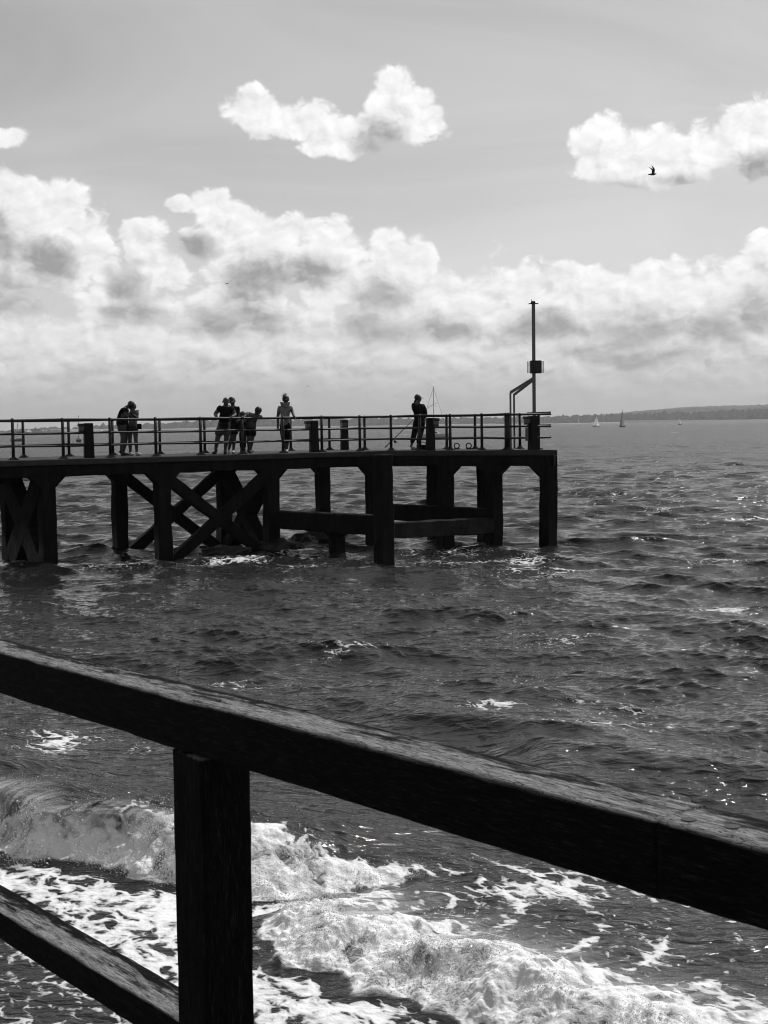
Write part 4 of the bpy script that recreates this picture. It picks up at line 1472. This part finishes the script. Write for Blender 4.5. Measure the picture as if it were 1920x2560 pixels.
        q = mb.build('cap' if hair == 'cap' else 'hair', hm, root, True)
        local(q)
        if hair == 'cap':
            bp = hd + updir * 0.045 + face * 0.085
            sd = face.cross(updir).normalized()
            pk = MB().hexa([bp - sd * 0.07 - updir * 0.008, bp + sd * 0.07 - updir * 0.008, bp + sd * 0.05 + face * 0.09 - updir * 0.02, bp - sd * 0.05 + face * 0.09 - updir * 0.02,
                            bp - sd * 0.07 + updir * 0.008, bp + sd * 0.07 + updir * 0.008, bp + sd * 0.05 + face * 0.09 - updir * 0.008, bp - sd * 0.05 + face * 0.09 - updir * 0.008]).build('peak', hm, q)
    else:
        mb = MB().ball(hd + updir * 0.028 - face * 0.012, (0.103, 0.112, 0.106), 14, 10)
        local(mb.build('cropped_hair', mat('cropped_hair', 0.035, 0.35, 0.5), root, True))
    return root, g


def extra(root, name, mb, material, smooth=True):
    return local(mb.build(name, material, root, smooth))


grp = 'people on the pier'
OA, OB, OC = (250, 960), (500, 960), (960, 940)
# the couple
d1 = near(s_at(310)).y + 1.9
r1, g1_ = person('man in a black shirt bending over the woman in light shoes', OA, d1,
    dict(head=(512, 352, -0.05), neck=(440, 392, 0), chest=(388, 470, 0), belly=(362, 590, 0), pelvis=(366, 690, 0), shL=(392, 432, -0.14), elL=(442, 535, -0.16), wrL=(505, 520, -0.10), shR=(420, 440, 0.15), elR=(470, 530, 0.16), wrR=(540, 510, 0.1),
         hipL=(372, 730, -0.08), knL=(392, 885, -0.08), anL=(352, 1100, -0.08), toL=(430, 1150, -0.10), hipR=(390, 730, 0.09), knR=(420, 885, 0.10), anR=(395, 1098, 0.10), toR=(470, 1140, 0.08), _face=(0.9, -0.3, -0.5)),
    cloth['black'], cloth['grey'], shoe_dark, 'brief', 'short', 'short', 1.30, grp)
r2, g2_ = person('woman in dark shorts and light shoes, held by the bending man', (247.5, 960), d1 + 0.02,
    dict(head=(556, 392, 0.02), neck=(572, 452, 0), chest=(572, 530, 0), belly=(560, 610, 0), pelvis=(552, 690, 0), shL=(620, 480, -0.05), elL=(640, 575, -0.12), wrL=(572, 505, -0.16), shR=(535, 480, 0.06), elR=(505, 560, 0.0), wrR=(545, 500, -0.1),
         hipL=(600, 722, -0.04), knL=(610, 900, -0.06), anL=(628, 1108, -0.05), toL=(668, 1150, -0.12), hipR=(518, 722, 0.04), knR=(512, 900, 0.02), anR=(520, 1108, 0.02), toR=(560, 1150, -0.08), _face=(-0.7, -0.6, -0.2)),
    cloth['grey'], cloth['denim'], shoe_white, 'brief', 'short', 'short', 0.95, grp, hair_fair)
extra(r2, 'shoulder_bag', MB().box(at_d(250 + 652 / 6.636, 960 + 705 / 6.636, d1 + 0.05), (0.13, 0.09, 0.17)), cloth['black'], False)
# the family
d2 = near(s_at(560)).y + 0.55
r3, g3_ = person('stocky bald man in a black shirt and pale shorts, hands on the railing', OB, d2,
    dict(head=(432, 294, -0.03), neck=(428, 362, 0), chest=(425, 440, 0), belly=(405, 560, 0), pelvis=(398, 660, 0), shL=(335, 395, 0), elL=(250, 500, -0.05), wrL=(280, 548, -0.35), shR=(520, 400, 0), elR=(585, 515, -0.05), wrR=(530, 548, -0.35),
         hipL=(345, 715, 0), knL=(295, 885, 0), anL=(258, 1092, 0.02), toL=(205, 1150, -0.14), hipR=(452, 715, 0), knR=(440, 885, 0), anR=(418, 1098, 0.02), toR=(420, 1150, -0.2), _face=(0.15, -1, -0.25)),
    cloth['black'], cloth['grey'], shoe_dark, 'shorts', 'short', 'bald', 1.22, grp)
extra(r3, 'waist_pack', MB().ball(at_d(500 + 395 / 6.636, 960 + 690 / 6.636, d2 - 0.16), (0.15, 0.05, 0.10), 12, 8), cloth['black'])
r4, g4_ = person('person in a black shirt and white shoes standing behind the bald man', OB, d2 + 0.75,
    dict(head=(532, 290, 0), neck=(545, 352, 0), chest=(560, 430, 0), belly=(568, 540, 0), pelvis=(572, 640, 0), shL=(500, 385, 0.03), elL=(490, 490, 0), wrL=(500, 570, -0.1), shR=(628, 400, 0), elR=(648, 500, 0), wrR=(622, 575, -0.12),
         hipL=(540, 690, 0), knL=(530, 860, 0), anL=(480, 1075, 0), toL=(482, 1120, -0.2), hipR=(600, 690, 0), knR=(570, 860, 0), anR=(556, 1075, 0), toR=(545, 1120, -0.2), _face=(0.4, -1, -0.3)),
    cloth['black'], cloth['dark'], shoe_white, 'shorts', 'short', 'cap', 1.0, grp)
r5, g5_ = person('small child peering over the railing between two adults', OB, d2 + 0.35,
    dict(head=(712, 530, -0.05), neck=(706, 588, 0), chest=(700, 650, 0), belly=(700, 710, 0), pelvis=(705, 770, 0), shL=(668, 620, 0), elL=(665, 660, -0.2), wrL=(680, 610, -0.34), shR=(738, 620, 0), elR=(748, 660, -0.2), wrR=(730, 610, -0.34),
         hipL=(688, 800, 0), knL=(690, 930, 0), anL=(690, 1070, 0), toL=(680, 1110, -0.15), hipR=(728, 800, 0), knR=(732, 930, 0), anR=(735, 1070, 0), toR=(752, 1110, -0.15), _face=(0.1, -1, -0.3)),
    cloth['dark'], cloth['black'], shoe_dark, 'long', 'long', 'short', 0.78, grp)
d6 = near(s_at(640)).y + 0.5
r6, g6_ = person('man in a striped shirt leaning folded over the railing', OB, d6,
    dict(head=(962, 452, -0.40), neck=(916, 505, -0.30), chest=(872, 535, -0.22), belly=(842, 615, -0.06), pelvis=(832, 690, 0.06), shL=(792, 496, -0.22), elL=(722, 560, -0.44), wrL=(800, 580, -0.46), shR=(945, 540, -0.26), elR=(1030, 540, -0.40), wrR=(950, 562, -0.46),
         hipL=(815, 720, 0.06), knL=(808, 890, 0), anL=(812, 1085, 0.02), toL=(850, 1140, -0.18), hipR=(892, 720, 0.06), knR=(868, 890, 0.05), anR=(835, 1085, 0.14), toR=(860, 1130, -0.05), _face=(0.35, -0.6, -0.8)),
    striped, cloth['black'], shoe_dark, 'shorts', 'short', 'short', 1.02, grp)
d7 = near(s_at(714)).y + 0.45
r7, g7_ = person('woman in a pale tunic, scarf and sunglasses with one hand on the railing', OB, d7,
    dict(head=(1424, 262, -0.04), neck=(1418, 338, 0), chest=(1410, 430, 0), belly=(1408, 560, 0), pelvis=(1415, 650, 0), shL=(1320, 392, 0), elL=(1292, 540, 0), wrL=(1292, 665, -0.04), shR=(1502, 392, 0), elR=(1538, 475, -0.08), wrR=(1562, 545, -0.34),
         hipL=(1372, 715, 0), knL=(1382, 890, 0), anL=(1424, 1060, 0.05), toL=(1424, 1105, -0.16), hipR=(1460, 715, 0), knR=(1450, 890, 0), anR=(1440, 1062, 0.0), toR=(1436, 1105, -0.2), _face=(0.45, -0.9, -0.25)),
    cloth['light'], cloth['black'], shoe_white, 'crop', 'short', 'bun', 1.0, grp, tunic=0.06)
c = at_d(500 + 1412 / 6.636, 960 + 352 / 6.636, d7 - 0.02)
sc = MB()
for k in range(5):
    sc.tube([Vector((c.x + 0.105 * math.cos(a + k) * (1 + 0.08 * k), c.y + 0.10 * math.sin(a + k), c.z - 0.03 + 0.024 * k + 0.02 * math.sin(a * 2 + k))) for a in [i * math.pi / 6 for i in range(13)]], 0.026, 6, False)
sc.ball((c.x + 0.02, c.y - 0.11, c.z - 0.04), (0.05, 0.03, 0.06), 8, 6)
extra(r7, 'scarf', sc, cloth['light'])
hc = g7_['head']
extra(r7, 'sunglasses', MB().ball((hc.x + 0.085, hc.y - 0.085, hc.z - 0.005), (0.04, 0.02, 0.028), 8, 6).ball((hc.x + 0.005, hc.y - 0.115, hc.z - 0.01), (0.036, 0.02, 0.028), 8, 6).tube([(hc.x + 0.08, hc.y - 0.08, hc.z), (hc.x + 0.10, hc.y + 0.01, hc.z + 0.01)], 0.008, 5), black_box)
# the angler
d8 = 46.6
r8, g8_ = person('angler in black with a cap, looking out to sea, one hand at the face', OC, d8,
    dict(head=(566, 376, 0), neck=(560, 445, 0), chest=(568, 520, 0), belly=(578, 640, 0), pelvis=(585, 735, 0), shL=(492, 480, -0.06), elL=(512, 590, -0.20), wrL=(540, 462, -0.16), shR=(642, 498, 0.05), elR=(680, 610, 0.04), wrR=(672, 710, -0.04),
         hipL=(545, 775, -0.05), knL=(508, 935, -0.06), anL=(462, 1120, -0.05), toL=(510, 1165, -0.12), hipR=(628, 775, 0.05), knR=(608, 935, 0.02), anR=(566, 1128, 0.05), toR=(600, 1165, -0.06), _face=(0.95, 0.15, -0.1)),
    cloth['black'], cloth['black'], mat('grey_shoes', 0.2, 0.7, 0.2), 'long', 'long', 'cap', 1.12, grp, skin=skin_dark, tunic=0.05)
extra(r8, 'hood', MB().ball(at_d(960 + 535 / 6.636, 940 + 430 / 6.636, d8 + 0.02), (0.080, 0.10, 0.085), 10, 8), cloth['black'])

# rods and tackle
rod_m = mat('rod_blank', 0.02, 0.4, 0.4)
dr0 = 47.3
pts = [at_d(963, 1118, dr0 - 0.7), at_d(1000, 1082, dr0), at_d(1035, 1048, dr0 + 0.5), at_d(1065, 1023, dr0 + 0.9), at_d(1080, 1012, dr0 + 1.1), at_d(1096, 1006, dr0 + 1.3)]
pts[0].z = max(pts[0].z, DZ + 0.012)
fr = empty('fishing_rod', (pts[0].x, pts[0].y, DZ))
tag(fr, 'long thin fishing rod leaning up past the angler to the far railing', 'fishing rod')
local(MB().tube(pts, [0.018, 0.014, 0.011, 0.008, 0.006, 0.004], 6).build('blank', rod_m, fr, True))
rc = at_d(988, 1104, dr0 - 0.35)
local(MB().ball(rc, (0.05, 0.05, 0.045), 10, 8).tube([rc, at_d(983, 1098, dr0 - 0.4)], 0.014, 6).tube([rc + Vector((0.03, -0.05, 0)), rc + Vector((0.07, -0.08, -0.03))], 0.01, 6).build('reel', black_box, fr, True))
bc = at_d(1056, 1117, 45.9)
tb = empty('tackle_bag', (bc.x, bc.y, DZ))
tag(tb, 'low dark tackle bag on the deck at the feet of the angler', 'bag')
local(MB().box((bc.x, bc.y, DZ + 0.09), (0.40, 0.26, 0.18), 0.2, 0.8).build('bag_body', cloth['black'], tb, bevel=0.03))
local(MB().tube([(bc.x - 0.16, bc.y, DZ + 0.16), (bc.x - 0.06, bc.y, DZ + 0.27), (bc.x + 0.08, bc.y, DZ + 0.26), (bc.x + 0.17, bc.y, DZ + 0.15)], 0.015, 6).build('strap', cloth['dark'], tb, True))


# ------------------------------------------------------------------ boats
hull_dark, hull_white = mat('dark_hull', 0.03, 0.4, 0.4), mat('white_hull', 0.6, 0.35, 0.5)


def sailcloth(name, c):
    """thin cloth that lets the sun behind it glow through"""
    m = bpy.data.materials.new(name)
    m.use_nodes = True
    t = m.node_tree
    N = NT(t)
    b = t.nodes['Principled BSDF']
    b.inputs['Base Color'].default_value = (c, c, c, 1)
    b.inputs['Roughness'].default_value = 0.9
    tr = N.n('ShaderNodeBsdfTranslucent', {'Color': (c, c, c, 1)})
    mx = N.n('ShaderNodeMixShader', {0: 0.55})
    t.links.new(b.outputs[0], mx.inputs[1])
    t.links.new(tr.outputs[0], mx.inputs[2])
    t.links.new(mx.outputs[0], t.nodes['Material Output'].inputs[0])
    return m


sail_white, sail_grey, sail_dark = sailcloth('white_sail', 0.85), sailcloth('grey_sail', 0.6), sailcloth('dark_sail', 0.3)
spar = mat('spar', 0.05, 0.5, 0.4)


def hull(root, L, Bm, H, material, rz):
    n, mb = 12, MB()
    ca, sa = math.cos(rz), math.sin(rz)
    bx_, by_ = root.location.x, root.location.y
    rows = []
    for i in range(n + 1):
        t = i / n
        half = Bm / 2 * max(0.02, (1 - (max(t - 0.35, 0) / 0.65) ** 2.2)) * (0.78 + 0.22 * min(1, t / 0.35))
        sheer = H * (0.92 + 0.3 * (t - 0.45) ** 2 + 0.18 * t)
        keel = -0.35 * (1 - max(0, t - 0.8) * 4)
        rows.append([((t - 0.5) * L, s_ * half * k, z_) for s_, k, z_ in ((-1, 1.0, sheer), (-1, 0.8, H * 0.3), (0, 0, keel), (1, 0.8, H * 0.3), (1, 1.0, sheer))])
    v = [(bx_ + p[0] * ca - p[1] * sa, by_ + p[0] * sa + p[1] * ca, p[2]) for r_ in rows for p in r_]
    f = []
    for i in range(n):
        for k in range(4):
            a = i * 5 + k
            f.append((a, a + 1, a + 6, a + 5))
        f.append((i * 5 + 4, i * 5, i * 5 + 5, i * 5 + 9))
    f += [(0, 1, 2, 3, 4)]
    mb.add(v, f)
    return local(mb.build('hull', material, root))


def sail(root, name, a, b, c, belly, material, n=9):
    """triangular sail a (tack), b (head), c (clew), bellied along the vector belly: one sheet of cloth"""
    v, f = [], []
    for sgn in (0.0,):
        for i in range(n + 1):
            t = i / n
            for j in range(n + 1):
                u = j / n
                p = a.lerp(b, t)
                q = c.lerp(b, t)
                x = p.lerp(q, u) + belly * (math.sin(math.pi * u) * math.sin(math.pi * min(1, t * 0.9 + 0.1)) + sgn)
                v.append(x)
    m = (n + 1) * (n + 1)
    for o_ in (0,):
        for i in range(n):
            for j in range(n):
                k = o_ + i * (n + 1) + j
                f.append((k, k + 1, k + n + 2, k + n + 1))
    mb = MB().add(v, f)
    return local(mb.build(name, material, root, True))


def sailing_boat(label, px, py_top, py_base, lean, L, dist, mainmat, jib, hullmat, heading, group='sailing boats out on the water'):
    base = at_d(px, py_base, dist)
    o = empty('sailing_boat', (base.x, base.y, 0))
    tag(o, label, 'sailing boat', group)
    top = at_d(px + lean, py_top, dist)
    hull(o, L, L * 0.28, L * 0.11, hullmat, heading)
    h0 = L * 0.12
    foot = Vector((base.x, base.y, h0))
    head = Vector((top.x, base.y, top.z))
    local(MB().tube([foot, head], [L * 0.012, L * 0.007], 6).build('mast', spar, o))
    fw = Vector((math.cos(heading), math.sin(heading), 0))
    boom = foot + Vector((0, 0, L * 0.08)) - fw * L * 0.42
    local(MB().tube([foot + Vector((0, 0, L * 0.08)), boom], L * 0.010, 6).build('boom', spar, o))
    bel = Vector((0.0, -0.05, 0)) * L + Vector((-0.05 * L, 0, 0))
    sail(o, 'main_sail', foot + Vector((0, 0, L * 0.10)), head, boom + Vector((0, 0, L * 0.02)), bel, mainmat)
    if jib is not None:
        sail(o, 'jib_sail', foot + fw * L * 0.48, foot.lerp(head, 0.9), foot + fw * L * 0.06, bel, jib)
    local(MB().box((base.x - fw.x * L * 0.05, base.y - fw.y * L * 0.05, L * 0.14), (L * 0.3, L * 0.15, L * 0.06), heading, 0.85).build('cabin', hull_white, o))
    return o


sailing_boat('white sail boat heeling, nearest of the four to the pier tip', 1450, 1045, 1062, -5, 6.0, 1300, sail_white, None, hull_white, R(70))
sailing_boat('heeling boat with a curved pale sail, second from the pier tip', 1490, 1039, 1065, 2, 6.5, 1150, sail_grey, sail_white, hull_white, R(-25))
sailing_boat('tallest of the sailing boats, with a grey jib and dark hull', 1555, 1022, 1066, 1, 8.5, 1000, sail_grey, sail_dark, hull_dark, R(235))
sailing_boat('small boat with a narrow pale sail, farthest along towards the open side', 1700, 1044, 1061, -3, 6.0, 1350, sail_white, None, hull_dark, R(110))
sailing_boat('tiny white sail far off in front of the tree spit', 73, 1070, 1083, 0, 7.0, 1500, sail_white, sail_white, hull_white, R(15))
sailing_boat('tiny white sail far off between the lamp pillar and the couple', 252, 1071, 1080, 0, 6.0, 1700, sail_white, None, hull_white, R(195))
sailing_boat('slender white sail far off behind the angler side railing', 903, 1046, 1073, 2, 8.0, 1200, sail_white, None, hull_white, R(80))


def moored_yacht(label, px, py_top, py_base, dist, L, heading, hullmat, two=False, arch=False):
    base = at_d(px, py_base, dist)
    o = empty('moored_yacht', (base.x, base.y, 0))
    tag(o, label, 'yacht', 'yachts lying at moorings')
    fw = Vector((math.cos(heading), math.sin(heading), 0))
    hull(o, L, L * 0.30, L * 0.12, hullmat, heading)
    z0 = L * 0.13
    top = at_d(px, py_top, dist).z
    foot = Vector((base.x, base.y, z0))
    local(MB().tube([foot, Vector((base.x, base.y, top))], [0.11, 0.07], 6).build('mast', spar, o))
    stays = MB().tube([foot - fw * L * 0.42, Vector((base.x, base.y, top * 0.98))], 0.03, 4).tube([foot + fw * L * 0.46, Vector((base.x, base.y, top * 0.98))], 0.035, 4)
    local(stays.build('stays', spar, o))
    local(MB().tube([Vector((base.x - 0.9, base.y, top * 0.62)), Vector((base.x + 0.9, base.y, top * 0.62))], 0.04, 5).build('spreader', spar, o))
    bo_ = foot + Vector((0, 0, 1.0)) - fw * L * 0.40
    local(MB().tube([foot + Vector((0, 0, 1.1)), bo_], [0.16, 0.12], 6).build('furled_sail', sail_grey, o, True))
    local(MB().box((base.x + fw.x * L * 0.05, base.y + fw.y * L * 0.05, z0 + 0.25), (L * 0.38, L * 0.18, 0.6), heading, 0.85).build('cabin', hull_white, o, bevel=0.05))
    local(MB().box((base.x + fw.x * L * 0.05, base.y + fw.y * L * 0.05, z0 + 0.30), (L * 0.30, L * 0.185, 0.22), heading, 0.95).build('cabin_window', black_box, o))
    if two:
        m2 = foot - fw * L * 0.38
        local(MB().tube([m2, Vector((m2.x, m2.y, top * 0.62))], [0.09, 0.06], 6).build('mizzen_mast', spar, o))
    if arch:
        q = foot - fw * L * 0.40
        sd = Vector((-fw.y, fw.x, 0)) * L * 0.12
        local(MB().tube([q - sd, q - sd * 0.9 + Vector((0, 0, 1.3)), q + Vector((0, 0, 1.7)), q + sd * 0.9 + Vector((0, 0, 1.3)), q + sd], 0.07, 6).build('stern_arch', spar, o, True))
        local(MB().box(q + Vector((0, 0, 0.5)) + sd * 0.5, (0.4, 0.4, 0.9), heading).build('outboard_motor', black_box, o))
    return o


moored_yacht('dark hulled yacht at its mooring, seen left of the broad lamp pillar', 197, 1038, 1090, 420, 6.5, R(100), hull_dark, False)
moored_yacht('moored yacht with a tall bare mast behind the angler', 1085, 966, 1084, 400, 9.5, R(172), hull_white, False, True)
moored_yacht('bare masted boat by the leftmost railing post, its mast a thin line', 45, 1058, 1088, 480, 6.0, R(60), hull_dark, False)

# ------------------------------------------------------------------ gulls
gull_m = mat('gull_feathers', 0.03, 0.8, 0.2)


def gull(label, px, py, dist, span, lift, yaw):
    c = at_d(px, py, dist)
    o = empty('gull', c, yaw)
    tag(o, label, 'bird', 'gulls in the air')
    L = span * 0.50
    bd = MB().tube([(-L * 0.55, 0, -0.01), (-L * 0.25, 0, 0), (0, 0, 0), (L * 0.25, 0, 0.01), (L * 0.38, 0, 0.03), (L * 0.47, 0, 0.03), (L * 0.56, 0, 0.02)], [0.03 * span, 0.05 * span, 0.075 * span, 0.062 * span, 0.042 * span, 0.038 * span, 0.006 * span], 8)
    b_ = bd.build('body', gull_m, o, True)
    for s_ in (-1, 1):
        w = MB()
        st = [(0.0, 0.02, 0.10, 0.0, 0.02), (0.22, 0.08, 0.10, lift * 0.36, 0.016), (0.46, 0.07, 0.085, lift * 0.66, 0.012), (0.75, -0.05, 0.055, lift * 0.92, 0.008), (1.0, -0.20, 0.01, lift * 1.12, 0.004)]
        v, f = [], []
        for y_, x_, ch, z_, th_ in st:
            yy = s_ * span * 0.5 * y_ * math.cos(lift)
            for dx, dz in ((ch, th_), (-ch, th_), (-ch, -th_), (ch, -th_)):
                v.append((span * (x_ + dx) * 0.8, yy, span * (z_ * 0.5 + dz)))
        for i in range(len(st) - 1):
            for k in range(4):
                a, b2_ = i * 4 + k, i * 4 + (k + 1) % 4
                f.append((a, b2_, b2_ + 4, a + 4))
        f += [(0, 1, 2, 3), tuple(len(v) - 4 + k for k in (3, 2, 1, 0))]
        w.add(v, f).build('wing', gull_m, o)
    return o


gull('gull with raised wings flying in front of the bright cloud', 1631, 436, 80, 0.86, 0.95, R(6))
gull('gull gliding with wings spread before the cloud bank', 567, 709, 190, 1.0, 0.22, R(75))
gull('tiny distant gull low above the pier railing', 770, 965, 260, 0.6, 0.3, R(50))
